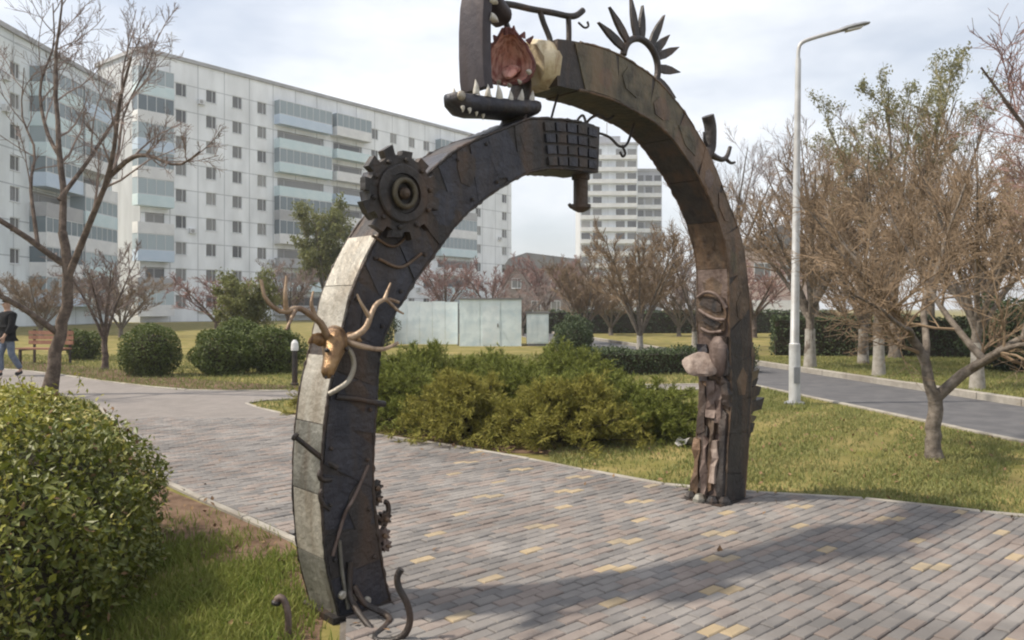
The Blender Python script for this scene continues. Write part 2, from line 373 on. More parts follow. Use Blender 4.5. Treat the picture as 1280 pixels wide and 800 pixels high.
def kerb_line(parent, pts, width, h, z, m, length=0.8, name='kerb_stone', reach=40):
    P = np.asarray(pts, float); d = np.r_[0, np.cumsum(np.linalg.norm(np.diff(P, axis=0), axis=1))]; n = max(1, int(d[-1] / length))
    T = np.linspace(0, d[-1], n + 1); Q = np.stack([np.interp(T, d, P[:, i]) for i in (0, 1)], 1)
    for i in range(n):
        p, q = Q[i], Q[i + 1]; c = (p + q) / 2; l_ = np.linalg.norm(q - p) - 0.012; an = math.atan2(*(q - p)[::-1])
        a_, b_, ch = l_ / 2, width / 2, min(0.012, h * 0.3)
        mb = MB(); mb.add([(-a_, -b_, 0), (a_, -b_, 0), (a_, b_, 0), (-a_, b_, 0), (-a_, -b_, h - ch), (a_, -b_, h - ch), (a_, b_, h - ch), (-a_, b_, h - ch),
                           (-a_ + ch, -b_ + ch, h), (a_ - ch, -b_ + ch, h), (a_ - ch, b_ - ch, h), (-a_ + ch, b_ - ch, h)],
                          [(0, 1, 5, 4), (1, 2, 6, 5), (2, 3, 7, 6), (3, 0, 4, 7), (4, 5, 9, 8), (5, 6, 10, 9), (6, 7, 11, 10), (7, 4, 8, 11), (8, 9, 10, 11)])
        o = link(name, mb.mesh(name, m, fix=False), parent, (c[0], c[1], z + rng.uniform(-0.004, 0.004)), an + rng.normal() * 0.004)
def root_struct(name):
    o = link(name, None); o['kind'] = 'structure'; return o
pk = root_struct('path_kerb')
kerb_line(pk, LEFT_EDGE[4:], 0.055, 0.030, 0.0, M_kerb)
kerb_line(pk, FAR_EDGE[1:], 0.055, 0.032, 0.0, M_kerb)
kerb_line(pk, BRANCH_FAR[::-1], 0.09, 0.036, 0.0, M_kerb, 1.0)
kerb_line(pk, BRANCH_NEAR, 0.07, 0.034, 0.0, M_kerb, 1.0)

# road on the right
RD = np.array([-0.155, 0.988]); RD /= np.linalg.norm(RD); RN = np.array([RD[1], -RD[0]])
r0 = np.array([6.15, 9.6])
def rp_(t, w): p = r0 + RD * t + RN * w; return (float(p[0]), float(p[1]))
road = poly_obj('road', [rp_(-12, 0), rp_(-12, 2.6), rp_(90, 2.6), rp_(90, 0)], 0.008, M_asph)
rk = root_struct('road_kerb')
kerb_line(rk, [rp_(-3, 2.68), rp_(45, 2.68)], 0.16, 0.13, 0.0, M_kerb, 1.0)
kerb_line(rk, [rp_(-3, -0.08), rp_(45, -0.08)], 0.10, 0.03, 0.0, M_kerb, 1.0)

# bare soil
poly_obj('soil_bed', [(-1.55, 5.5), (-1.2, 4.9), (-1.02, 4.4), (-0.9, 3.7), (-0.75, 2.9), (-1.05, 2.8), (-1.15, 3.7), (-1.35, 4.6), (-1.9, 5.1), (-2.5, 5.3), (-3.2, 5.4), (-4.5, 8.6), (-3.9, 8.25), (-3.0, 7.0), (-2.2, 6.2)], 0.004, M_soil)
poly_obj('soil_bed', [(-3.3, 12.0), (-1.7, 10.08), (-0.8, 9.35), (-0.2, 8.85), (0.35, 8.75), (1.2, 9.1), (2.1, 9.5), (2.4, 10.3), (1.5, 12.4), (-2.5, 13.0)], 0.004, M_soil)
poly_obj('soil_bed', [(-18, 24.4), (-11.5, 19.9), (-8.4, 17.3), (-6.4, 15.8), (-4.8, 15.5), (-4.2, 16.2), (-7.0, 17.9), (-10.5, 21.0), (-17, 25.6)], 0.004, M_soil)

def blades(rng, X, Y, hgt, wid, z=0.0):
    n = len(X); an = rng.uniform(0, 2 * np.pi, n); h = hgt * rng.uniform(0.5, 1.3, n); w = wid * rng.uniform(0.7, 1.2, n)
    lean = rng.normal(size=(n, 2)) * (h * 0.45)[:, None]
    B = np.stack([X, Y, np.full(n, z)], 1); D = np.stack([np.cos(an), np.sin(an), np.zeros(n)], 1) * w[:, None] / 2
    Mid = B + np.stack([lean[:, 0] * 0.35, lean[:, 1] * 0.35, h * 0.6], 1); Tip = B + np.stack([lean[:, 0], lean[:, 1], h], 1)
    V = np.stack([B - D, B + D, Mid + D * 0.75, Mid - D * 0.75, Tip], 1).reshape(-1, 3); b = (np.arange(n) * 5)[:, None]
    return V, [b + np.array([[0, 1, 2, 3]]), b + np.array([[3, 2, 4]])]
def scatter(rng, n, y0, y1, xs, power=1.0, test=None):
    Y = y0 + (y1 - y0) * rng.random(n) ** power; X = rng.uniform(xs[0], xs[1], n)
    k = np.abs(X) < Y * 0.68 + 0.5
    if test is not None: k &= test(X, Y)
    return X[k], Y[k]
def patchy(X, Y, f=1.1, ph=0.0):
    return 0.5 + 0.25 * np.sin(X * 2.3 * f + ph) * np.cos(Y * 1.9 * f + 1.3) + 0.25 * np.sin(X * 5.1 * f - Y * 3.7 * f + ph)
not_path = lambda X, Y: ~inside(PATH, X, Y)
X_, Y_ = scatter(rng, 90000, 2.6, 6.2, (-3.0, -0.6), 1.0, lambda X, Y: not_path(X, Y) & (X > -1.9 - 0.33 * (Y - 3.85) - 0.3) & (rng.random(len(X)) < np.clip(patchy(X, Y, 1.4) * 1.5 - 0.15, 0.08, 1) * np.clip((5.7 - Y) * 1.2, 0.06, 1) * np.clip((-1.0 - (Y - 4.3) * 0.3 - X) * 4, 0.1, 1)))
V, F = blades(rng, X_, Y_, 0.062, 0.008)
tag(link('near_grass', np_mesh('near_grass', V, F, M_blade_green)), 'lush green grass between the clipped hedge and the arch', 'grass', kind='stuff')
road_side = lambda X, Y: ((X - r0[0]) * RN[0] + (Y - r0[1]) * RN[1]) < -0.2
X_, Y_ = scatter(rng, 150000, 5.6, 16.0, (0.4, 8.0), 1.5, lambda X, Y: not_path(X, Y) & road_side(X, Y) & (rng.random(len(X)) < np.clip(patchy(X, Y, 0.6) * 1.7 - 0.2 + patchy(X, Y, 2.7, 2.0) * 0.5 - 0.2, 0.10, 1)))
V, F = blades(rng, X_, Y_, 0.042, 0.011)
tag(link('lawn_grass', np_mesh('lawn_grass', V, F, M_blade)), 'short dry olive grass on the lawn beside the road', 'grass', kind='stuff')
far_side = lambda X, Y: ((X - r0[0]) * RN[0] + (Y - r0[1]) * RN[1]) > 2.9
X_, Y_ = scatter(rng, 60000, 11.0, 26.0, (6.0, 18.0), 1.2, far_side)
V, F = blades(rng, X_, Y_, 0.07, 0.018)
tag(link('verge_grass', np_mesh('verge_grass', V, F, M_blade)), 'short dry grass on the verge across the road', 'grass', kind='stuff')
X_, Y_ = scatter(rng, 60000, 12.5, 27.0, (-18.0, 5.0), 1.1, not_path)
V, F = blades(rng, X_, Y_, 0.07, 0.018)
tag(link('park_grass', np_mesh('park_grass', V, F, M_blade)), 'grass around the bushes beyond the path', 'grass', kind='stuff')
M_dry = mat('dry_leaf', (0.20, 0.12, 0.06), (0.28, 0.18, 0.09), 4, 0.9, coord='World', island=(0.14, 0.085, 0.05))
n_ = 1500; LX = rng.uniform(-3.2, 6.0, n_); LY = rng.uniform(3.0, 12.0, n_)
pts_ = np.array([p for p in LEFT_EDGE[1:9]] + [p for p in FAR_EDGE[2:12]])
dmin = np.min(np.hypot(LX[:, None] - pts_[None, :, 0], LY[:, None] - pts_[None, :, 1]), 1)
kp_ = (~inside(PATH, LX, LY) & (rng.random(n_) < 0.5)) | ((dmin < 0.5) & (rng.random(n_) < 0.5)) | (rng.random(n_) < 0.02)
V, F = leaf_quads(rng, np.stack([LX[kp_], LY[kp_], np.full(kp_.sum(), 0.038)], 1), 0.05, 0.6, 1.5)
tag(link('fallen_leaves', np_mesh('fallen_leaves', V, F, M_dry)), 'dry brown fallen leaves scattered on grass and paving edges', 'leaves', kind='stuff')
# ------------------------------------------------------------------ buildings
def panel_wall_mat(name, c1, c2, joint, pw, ph):
    m = bpy.data.materials.new(name); m.use_nodes = True; nt = m.node_tree; b = nt.nodes['Principled BSDF']; b.inputs['Roughness'].default_value = 0.9
    co = N(nt, 'ShaderNodeTexCoord'); sep = N(nt, 'ShaderNodeSeparateXYZ'); cmb = N(nt, 'ShaderNodeCombineXYZ')
    nt.links.new(co.outputs['Object'], sep.inputs[0]); nt.links.new(sep.outputs['X'], cmb.inputs['X']); nt.links.new(sep.outputs['Z'], cmb.inputs['Y'])
    br = N(nt, 'ShaderNodeTexBrick'); br.offset = 0.0; br.inputs['Scale'].default_value = 1.0; br.inputs['Brick Width'].default_value = pw; br.inputs['Row Height'].default_value = ph
    br.inputs['Mortar Size'].default_value = 0.07; br.inputs['Mortar Smooth'].default_value = 0.3
    br.inputs['Color1'].default_value = rgba(c1); br.inputs['Color2'].default_value = rgba(c2); br.inputs['Mortar'].default_value = rgba(joint)
    nz_ = N(nt, 'ShaderNodeTexNoise'); nz_.inputs['Scale'].default_value = 0.35; nz_.inputs['Detail'].default_value = 6
    mpn = N(nt, 'ShaderNodeMapping'); mpn.inputs['Scale'].default_value = (1.6, 1.6, 0.5)
    nt.links.new(co.outputs['Object'], mpn.inputs['Vector']); nt.links.new(mpn.outputs['Vector'], nz_.inputs['Vector'])
    mr = N(nt, 'ShaderNodeMapRange'); mr.inputs['From Min'].default_value = 0.3; mr.inputs['From Max'].default_value = 0.7; mr.inputs['To Min'].default_value = 0.80; mr.inputs['To Max'].default_value = 1.08
    x = N(nt, 'ShaderNodeMix', data_type='RGBA', blend_type='MULTIPLY'); x.inputs['Factor'].default_value = 1.0
    nt.links.new(cmb.outputs[0], br.inputs['Vector']); nt.links.new(br.outputs['Color'], x.inputs['A']); nt.links.new(nz_.outputs['Fac'], mr.inputs['Value']); nt.links.new(mr.outputs['Result'], x.inputs['B'])
    nt.links.new(x.outputs['Result'], b.inputs['Base Color']); return m
M_wall = panel_wall_mat('pale_wall_panels', (0.80, 0.825, 0.85), (0.85, 0.87, 0.89), (0.50, 0.52, 0.54), 3.45, 3.04)
M_wall2 = panel_wall_mat('bluish_wall_panels', (0.66, 0.71, 0.74), (0.73, 0.77, 0.79), (0.42, 0.45, 0.48), 3.2, 3.0)
M_tower = panel_wall_mat('tower_wall_panels', (0.62, 0.66, 0.70), (0.68, 0.71, 0.74), (0.5, 0.52, 0.55), 3.5, 3.0)
M_tower_d = panel_wall_mat('tower_grey_panels', (0.36, 0.37, 0.40), (0.42, 0.43, 0.46), (0.3, 0.3, 0.33), 3.3, 3.0)
M_cornice = mat('roof_edge', (0.33, 0.33, 0.34), (0.42, 0.42, 0.43), 0.8, 0.9)
M_frame = mat('window_frame_white', (0.62, 0.63, 0.64), rough=0.6)
def glass(name, a, b_, rough=0.12):
    m = bpy.data.materials.new(name); m.use_nodes = True; nt = m.node_tree; b = nt.nodes['Principled BSDF']; b.inputs['Roughness'].default_value = rough
    oi = N(nt, 'ShaderNodeObjectInfo'); x = N(nt, 'ShaderNodeMix', data_type='RGBA'); x.inputs['A'].default_value = rgba(a); x.inputs['B'].default_value = rgba(b_)
    nt.links.new(oi.outputs['Random'], x.inputs['Factor']); nt.links.new(x.outputs['Result'], b.inputs['Base Color']); b.inputs['Specular IOR Level'].default_value = 0.5
    return m
M_glass = glass('dark_window_glass', (0.02, 0.022, 0.026), (0.26, 0.255, 0.24))
M_bglass = glass('balcony_glass', (0.09, 0.12, 0.14), (0.44, 0.52, 0.55), 0.15)
BALC = [mat('balcony_white', (0.76, 0.76, 0.75), (0.66, 0.66, 0.66), 0.7, 0.85), mat('balcony_teal', (0.64, 0.74, 0.76), (0.56, 0.68, 0.71), 0.7, 0.85),
        mat('balcony_blue', (0.56, 0.65, 0.76), (0.50, 0.60, 0.72), 0.7, 0.85), mat('balcony_grey', (0.42, 0.42, 0.42), (0.36, 0.36, 0.37), 0.7, 0.85)]
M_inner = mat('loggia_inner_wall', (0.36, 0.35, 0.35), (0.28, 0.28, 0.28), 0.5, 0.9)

def facade(mb, length, H, ops, reveal=0.16):
    xs = sorted(set([0, length] + [o[0] for o in ops] + [o[1] for o in ops])); zs = sorted(set([0, H] + [o[2] for o in ops] + [o[3] for o in ops]))
    for i in range(len(xs) - 1):
        run = None
        for j in range(len(zs) - 1):
            cx, cz = (xs[i] + xs[i + 1]) / 2, (zs[j] + zs[j + 1]) / 2
            hit = any(o[0] < cx < o[1] and o[2] < cz < o[3] for o in ops)
            if not hit: run = [zs[j], zs[j + 1]] if run is None else [run[0], zs[j + 1]]
            if hit or j == len(zs) - 2:
                if run: mb.add([(xs[i], 0, run[0]), (xs[i + 1], 0, run[0]), (xs[i + 1], 0, run[1]), (xs[i], 0, run[1])], [(0, 1, 2, 3)])
                run = None
    for x0, x1, z0, z1 in ops:
        r = reveal
        mb.add([(x0, 0, z0), (x1, 0, z0), (x1, 0, z1), (x0, 0, z1), (x0, r, z0), (x1, r, z0), (x1, r, z1), (x0, r, z1)],
               [(0, 1, 5, 4), (1, 2, 6, 5), (2, 3, 7, 6), (3, 0, 4, 7)])
def window_meshes(w, h):
    f = MB(); t = 0.07
    f.box(-w / 2, w / 2, 0.06, 0.12, 0, t).box(-w / 2, w / 2, 0.06, 0.12, h - t, h).box(-w / 2, -w / 2 + t, 0.06, 0.12, t, h - t).box(w / 2 - t, w / 2, 0.06, 0.12, t, h - t)
    f.box(w * 0.1, w * 0.1 + 0.06, 0.06, 0.12, t, h - t).box(-w / 2 - 0.05, w / 2 + 0.05, -0.06, 0.055, -0.06, -0.003)
    p = MB(); p.add([(-w / 2, 0.13, 0), (w / 2, 0.13, 0), (w / 2, 0.13, h), (-w / 2, 0.13, h)], [(0, 1, 2, 3)])
    return f.mesh('window', M_frame, fix=False), p.mesh('pane', M_glass, fix=False)
def balcony_meshes(w, pr, side, m, glazed, fh):
    """parapet box protruding by pr; local origin at floor level at its left corner on the facade"""
    b = MB(); b.box(0, w, -pr, -0.003, -0.18, 0)
    b.box(0, w, -pr, -pr + 0.09, 0.003, 1.05).box(0, 0.09, -pr + 0.093, -0.003, 0.003, 1.05).box(w - 0.09, w, -pr + 0.093, -0.003, 0.003, 1.05)
    bm_ = b.mesh('balcony', m, fix=False)
    if not glazed: return bm_, None, None
    g = MB(); n = max(3, int(w / 0.95)); top = fh - 0.2
    g.box(0.01, w - 0.01, -pr + 0.01, -pr + 0.07, 1.053, 1.11).box(0.01, w - 0.01, -pr + 0.01, -pr + 0.07, top - 0.08, top)
    for i in range(n + 1):
        x = 0.01 + (w - 0.08) * i / n; g.box(x, x + 0.06, -pr + 0.01, -pr + 0.07, 1.113, top - 0.083)
    p = MB(); p.add([(0.01, -pr + 0.04, 1.06), (w - 0.01, -pr + 0.04, 1.06), (w - 0.01, -pr + 0.04, top), (0.01, -pr + 0.04, top)], [(0, 1, 2, 3)])
    for x in (0.03, w - 0.03): p.add([(x, -pr + 0.045, 1.06), (x, -0.003, 1.06), (x, -0.003, top), (x, -pr + 0.045, top)], [(0, 1, 2, 3)])
    return bm_, g.mesh('glazing', M_frame, fix=False), p.mesh('pane', M_bglass, fix=False)

def apartment_block(name, label, loc, rotz, length, depth, H, fh, wins, balcs, m_wall, seed, ww=1.35, wh=1.5, zc0=None, floors=9, side_wins=()):
    r = random.Random(seed); root = thing(name, label, 'building', loc, rotz)
    zc0 = zc0 if zc0 is not None else H - 3.4
    ops = []
    for k in range(floors):
        zc = zc0 - fh * k
        for x in wins: ops.append((x - ww / 2, x + ww / 2, zc - wh / 2, zc + wh / 2))
        for x, w, pr in balcs: ops.append((max(x, 0.05) + 0.5, x + w - 0.5, zc - wh / 2 - 0.75, zc + wh / 2))
    mb = MB(); facade(mb, length, H, ops)
    mb.add([(0, 0, 0), (length, 0, 0), (length, depth, 0), (0, depth, 0), (0, 0, H), (length, 0, H), (length, depth, H), (0, depth, H)], [(1, 2, 6, 5), (2, 3, 7, 6), (3, 0, 4, 7), (4, 5, 6, 7)])
    mb.build('wall', m_wall, root)
    rf = MB(); rf.box(-0.25, length + 0.25, -0.25, depth + 0.25, H + 0.004, H + 0.42).build('roof', M_cornice, root)
    wm, pm = window_meshes(ww, wh)
    iw = {}
    for k in range(floors):
        zc = zc0 - fh * k
        for x in wins:
            o = link('window', wm, root, (x, 0, zc - wh / 2)); link('pane', pm, o)
        for bi, (x, w, pr) in enumerate(balcs):
            if w not in iw:
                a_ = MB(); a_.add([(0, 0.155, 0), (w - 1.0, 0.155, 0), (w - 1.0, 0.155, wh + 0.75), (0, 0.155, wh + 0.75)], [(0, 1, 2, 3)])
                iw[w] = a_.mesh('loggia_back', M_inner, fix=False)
                dd = MB(); dd.add([(0.25, 0.14, 0.05), (1.0, 0.14, 0.05), (1.0, 0.14, wh + 0.55), (0.25, 0.14, wh + 0.55)], [(0, 1, 2, 3)])
                dd.add([(1.2, 0.14, 0.8), (w - 1.4, 0.14, 0.8), (w - 1.4, 0.14, wh + 0.55), (1.2, 0.14, wh + 0.55)], [(0, 1, 2, 3)]); iw[(w, 1)] = dd.mesh('balcony_window', M_glass, fix=False)
            zf = zc - wh / 2 - 0.78
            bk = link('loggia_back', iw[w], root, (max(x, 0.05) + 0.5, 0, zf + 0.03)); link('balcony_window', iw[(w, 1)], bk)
            gl = r.random() < 0.66; mi = r.choices([0, 1, 2, 3], [5, 4, 1.2, 1])[0]
            if k == 0: gl = True; mi = 2 if bi == 1 else mi
            key = (w, pr, mi, gl)
            if key not in iw: iw[key] = balcony_meshes(w, pr, 0, BALC[mi], gl, fh)
            b_, g_, p_ = iw[key]
            o = link('balcony', b_, root, (x, 0, zf))
            if g_: link('glazing', g_, o); link('pane', p_, o)
    ac = MB().box(-.42, .42, -.36, -.003, 0, .58).mesh('air_conditioner', M_frame, fix=False); fan = MB().lathe((-.1, -.363, .29), (0, -1, 0), [(0, .22), (.01, .22), (.012, .05)], 12).mesh('fan_grille', M_inner, fix=False)
    for _ in range(16):
        x = r.choice(wins); k = r.randrange(floors); o = link('air_conditioner', ac, root, (x + r.choice([-1.35, 1.35]) * 1.0, 0, zc0 - fh * k - 1.25)); link('fan_grille', fan, o)
    return root

blk = apartment_block('apartment_block', 'long pale nine storey apartment block with balcony stacks behind the arch', (-41.0, 88.2, 0), math.atan2(0.789, 0.614), 66.6, 10.0, 30.0, 3.04,
                [4.8, 8.6, 12.1, 15.6, 34.5, 38.2, 42.0, 45.2, 57.6, 64.6], [(-0.9, 4.2, 1.25), (17.4, 8.4, 1.2), (26.4, 6.2, 1.5), (47.2, 8.6, 1.3)], M_wall, 3, zc0=26.7)
MB().tube([(0, 0, 0), (0, 0, 3.2)], 0.05, 5).tube([(-0.7, 0, 2.8), (0.7, 0, 2.8)], 0.03, 4).tube([(-0.5, 0, 2.3), (0.5, 0, 2.3)], 0.03, 4).build('antenna', M_cornice, blk, loc=(4.5, 1.5, 30.4))
apartment_block('apartment_wing', 'bluish apartment wing with glazed balconies behind the bare tree at left edge', (-42.0, 45, 0), math.pi / 2, 39.0, 10, 24.7, 2.62,
                [3.0, 6.5, 10.0, 13.2, 16.4, 19.6, 22.6], [(24.6, 6.0, 1.5), (31.0, 6.2, 1.5)], M_wall2, 11, zc0=21.7, floors=8, wh=1.3)

def tower(name, label, x0, x1, y, depth, H, m_wall, seed, nwin):
    root = thing(name, label, 'building', (x0, y, 0)); w = x1 - x0; r = random.Random(seed)
    MB().box(0, w, 0, depth, 0, H).build('wall', m_wall, root)
    MB().box(-0.3, w + 0.3, -0.3, depth + 0.3, H + 0.004, H + 0.6).build('roof', M_cornice, root)
    if w > 10:
        MB().box(w * 0.3, w * 0.72, 2, depth - 2, H + 0.61, H + 2.6).build('roof_hut', M_tower_d, root)
        MB().tube([(w * 0.5, 4, H + 2.6), (w * 0.5, 4, H + 6.5)], 0.12, 5).build('antenna', M_cornice, root)
    fl = int(H / 3.0); step = w / nwin
    wb = MB()
    wb.box(-step * 0.38, step * 0.38, -0.05, 0.0, 0, 1.55)
    wme = wb.mesh('window', M_glass, fix=False)
    pb = MB().box(0.2, w - 0.2, -0.8, -0.06, -1.1, -0.06).mesh('balcony_row', BALC[0], fix=False)
    for k in range(fl):
        z = H - 2.6 - 3.0 * k
        if z < 1.2: break
        link('balcony_row', pb, root, (0, 0, z))
        for i in range(nwin):
            if w > 10 and i == nwin // 2: continue
            link('window', wme, root, ((i + 0.5) * step, -0.003, z))
    return root
tower('tower_block', 'tall white tower block seen inside the arch opening', 17.0, 31.4, 200, 14, 42.4, M_tower, 2, 5)
tower('tower_wing', 'darker grey lower tower right beside the white tower block', 31.6, 38.2, 204, 12, 36.5, M_tower_d, 5, 3)

M_brownwall = mat('brown_brick_wall', (0.20, 0.17, 0.155), (0.26, 0.22, 0.20), 0.4, 0.9)
M_slate = mat('grey_roofing', (0.16, 0.16, 0.165), (0.22, 0.215, 0.215), 0.5, 0.9)
hb = thing('brown_building', 'low dark brown building between apartment block and tower', 'building', (-1.0, 110, 0))
MB().box(0, 11.2, 0, 10, 0, 7.0).build('wall', M_brownwall, hb)
MB().prism([(-0.4, -0.4, 7.004), (11.6, -0.4, 7.004), (10.2, -0.4, 8.3), (3.0, -0.4, 9.2), (0.6, -0.4, 8.4)], (0, 10.8, 0)).build('roof', M_slate, hb)
wm_, pm_ = window_meshes(1.3, 1.4)
for i in range(4):
    for z in (1.2, 4.3):
        o = link('window', wm_, hb, (1.6 + i * 2.7, -0.09, z)); link('pane', pm_, o, (0, -0.045, 0))

M_pinkwall = mat('pinkish_plaster', (0.58, 0.46, 0.41), (0.50, 0.40, 0.36), 0.8, 0.9); M_whitewall = mat('white_plaster', (0.72, 0.71, 0.70), (0.62, 0.61, 0.60), 0.8, 0.9)
ph = thing('pink_house', 'pinkish plastered house half hidden behind the street lamp', 'house', (18.0, 62, 0))
MB().box(0, 5.4, 0, 7, 2.2, 6.2).build('wall', M_pinkwall, ph); MB().box(-0.1, 5.5, -0.1, 7.1, 0, 2.197).build('plinth', M_whitewall, ph)
MB().prism([(-0.4, -0.4, 6.204), (5.8, -0.4, 6.204), (2.7, -0.4, 8.0)], (0, 7.8, 0)).build('roof', M_slate, ph)
for x in (1.4, 3.9):
    o = link('window', wm_, ph, (x, -0.09, 3.7)); link('pane', pm_, o, (0, -0.045, 0))

def painted(name, c, st):
    return mat(name, c, tuple(v * 0.86 for v in c), 1.4, 0.75, c3=st, s3=2.6, bump=0.15, bscale=12)
M_pb1 = painted('pale_blue_paint', (0.76, 0.85, 0.87), (0.58, 0.68, 0.72)); M_pb2 = painted('whitish_paint', (0.78, 0.85, 0.87), (0.60, 0.69, 0.73))
fe = thing('panel_fence', 'whitish metal panel fence left of the pale blue shed', 'fence', (-5.0, 34, 0))
for i in range(5):
    MB().box(i * 0.54, i * 0.54 + 0.528, 0, 0.05, 0.06, 1.86 + (i % 2) * 0.03).build('panel', M_pb2, fe)
for i in range(4): MB().box(i * 0.88 + 0.02, i * 0.88 + 0.1, 0.053, 0.13, 0, 1.8).build('post', M_slate, fe)
sh = thing('utility_shed', 'pale blue painted utility shed with flat roof behind the junipers', 'shed', (-2.2, 33.5, 0))
for i in range(3): MB().box(i * 0.87, i * 0.87 + 0.855, 0, 0.06, 0, 1.95).build('panel', M_pb1, sh)
MB().box(0.004, 2.59, 0.063, 2.4, 0, 1.93).build('body', M_pb1, sh); MB().box(-0.05, 2.65, -0.05, 2.45, 1.954, 2.02).build('roof', M_slate, sh)
dr = MB().box(0.95, 1.68, -0.012, -0.003, 0.1, 1.7).build('door', M_pb2, sh)
MB().box(1.58, 1.63, -0.05, -0.013, 0.8, 0.95).build('handle', M_slate, dr)
cb = thing('cable_cabinet', 'small whitish cabinet with dark top right of the pale blue shed', 'cabinet', (0.62, 33.6, 0))
MB().box(0, 0.92, 0, 0.8, 0.1, 1.36).build('body', M_pb2, cb); MB().box(-0.05, 0.97, -0.05, 0.85, 1.363, 1.45).build('lid', M_slate, cb); MB().box(0.05, 0.45, -0.02, -0.003, 0.16, 1.3).build('door', M_pb2, cb); MB().box(0.47, 0.87, -0.02, -0.003, 0.16, 1.3).build('door', M_pb2, cb); MB().box(0.02, 0.9, 0.02, 0.78, 0.0, 0.097).build('plinth', M_slate, cb)
# ------------------------------------------------------------------ trees
M_bark_l = mat('bark_dark', (0.074, 0.057, 0.049), (0.162, 0.128, 0.108), 9, 0.95, bump=0.7, bscale=30, spec=0.1)
M_bark_g = mat('bark_grey', (0.112, 0.094, 0.079), (0.203, 0.176, 0.150), 12, 0.95, bump=0.9, bscale=30, spec=0.1)
M_lime = mat('whitewash', (0.322, 0.304, 0.279), (0.236, 0.217, 0.192), 8, 0.95, bump=0.5, bscale=30)
M_twig_b = mat('twigs_brown', (0.131, 0.089, 0.057), (0.196, 0.138, 0.093), 2.0, 0.9, spec=0.1, island=(0.223, 0.168, 0.114))
M_twig_d = mat('twigs_dark', (0.131, 0.101, 0.091), (0.227, 0.175, 0.158), 2.0, 0.9, spec=0.1, island=(0.245, 0.201, 0.184))
M_twig_r = mat('twigs_reddish', (0.15, 0.085, 0.075), (0.22, 0.13, 0.115), 2.0, 0.9, spec=0.1, island=(0.25, 0.17, 0.155))
M_twig_o = mat('twigs_olive', (0.17, 0.15, 0.075), (0.24, 0.22, 0.11), 2.0, 0.9, spec=0.1, island=(0.28, 0.25, 0.15))
def limb(pts, r0, r1, k=12):
    P = spline(pts, k); return P, np.linspace(r0, r1, k)
def build_tree_meshes(name, seed, limbs, spec, m_trunk, m_crown, rootflare=1.35, sides=10, leaves=None):
    """limbs: list of (pts, r0, r1) in local space; spec: list of grow kwargs. first limb is the trunk"""
    g = np.random.default_rng(seed); tr = []
    P = []; R = []
    for i, (pts, a_, b_) in enumerate(limbs):
        p, r = limb(pts, a_, b_)
        p[1:-1] += g.normal(size=p[1:-1].shape) * a_ * 0.10
        if i == 0: r = r.copy(); r[0] *= rootflare; r[1] *= 1 + (rootflare - 1) * 0.35
        P.append(p); R.append(r)
    P = np.array(P); R = np.array(R); v, f = tubes_np(P, R, sides); tr.append((v, f))
    cr = []; cur = (P[1:], R[1:]) if len(P) > 1 else (P, R)
    tips = None
    for li, sp in enumerate(spec):
        sp = dict(sp); sd = sp.pop('sides', 3); body = sp.pop('body', False)
        cur = grow(g, cur[0], cur[1], **sp); vf = tubes_np(cur[0], cur[1], sd)
        (tr if body else cr).append(vf)
    tv, tf = join_np(tr); cv, cf = join_np(cr)
    tm = np_mesh('trunk', tv, tf, m_trunk, smooth=True); cm = np_mesh('crown', cv, cf, m_crown)
    lm = None
    if leaves:
        n, size, m = leaves; C = cur[0][:, 1:].reshape(-1, 3); C = C[g.integers(0, len(C), n)] + g.normal(size=(n, 3)) * size * 0.7
        V_, F_ = leaf_quads(g, C, size, 0.5, 0.3); lm = np_mesh('leaves', V_, F_, m)
    return tm, cm, lm
def plant_tree(name, label, meshes, loc, rotz=0, scale=1.0, group=None, cat='tree', wash=None):
    t = thing(name, label, cat, loc, rotz, group); s_ = scale if isinstance(scale, tuple) else (scale,) * 3
    t.scale = s_
    link('trunk', meshes[0], t); c = link('crown', meshes[1], t)
    if meshes[2]: link('leaves', meshes[2], c)
    if wash:
        r_, h_ = wash; mb = MB(); mb.tube([(0, 0, 0.0), (0, 0, h_ * 0.5), (0, 0, h_)], [r_ * 1.42, r_ * 1.12, r_ * 1.05], 12, cap=False)
        auto_smooth(mb.build('whitewash', M_lime, t))
    return t

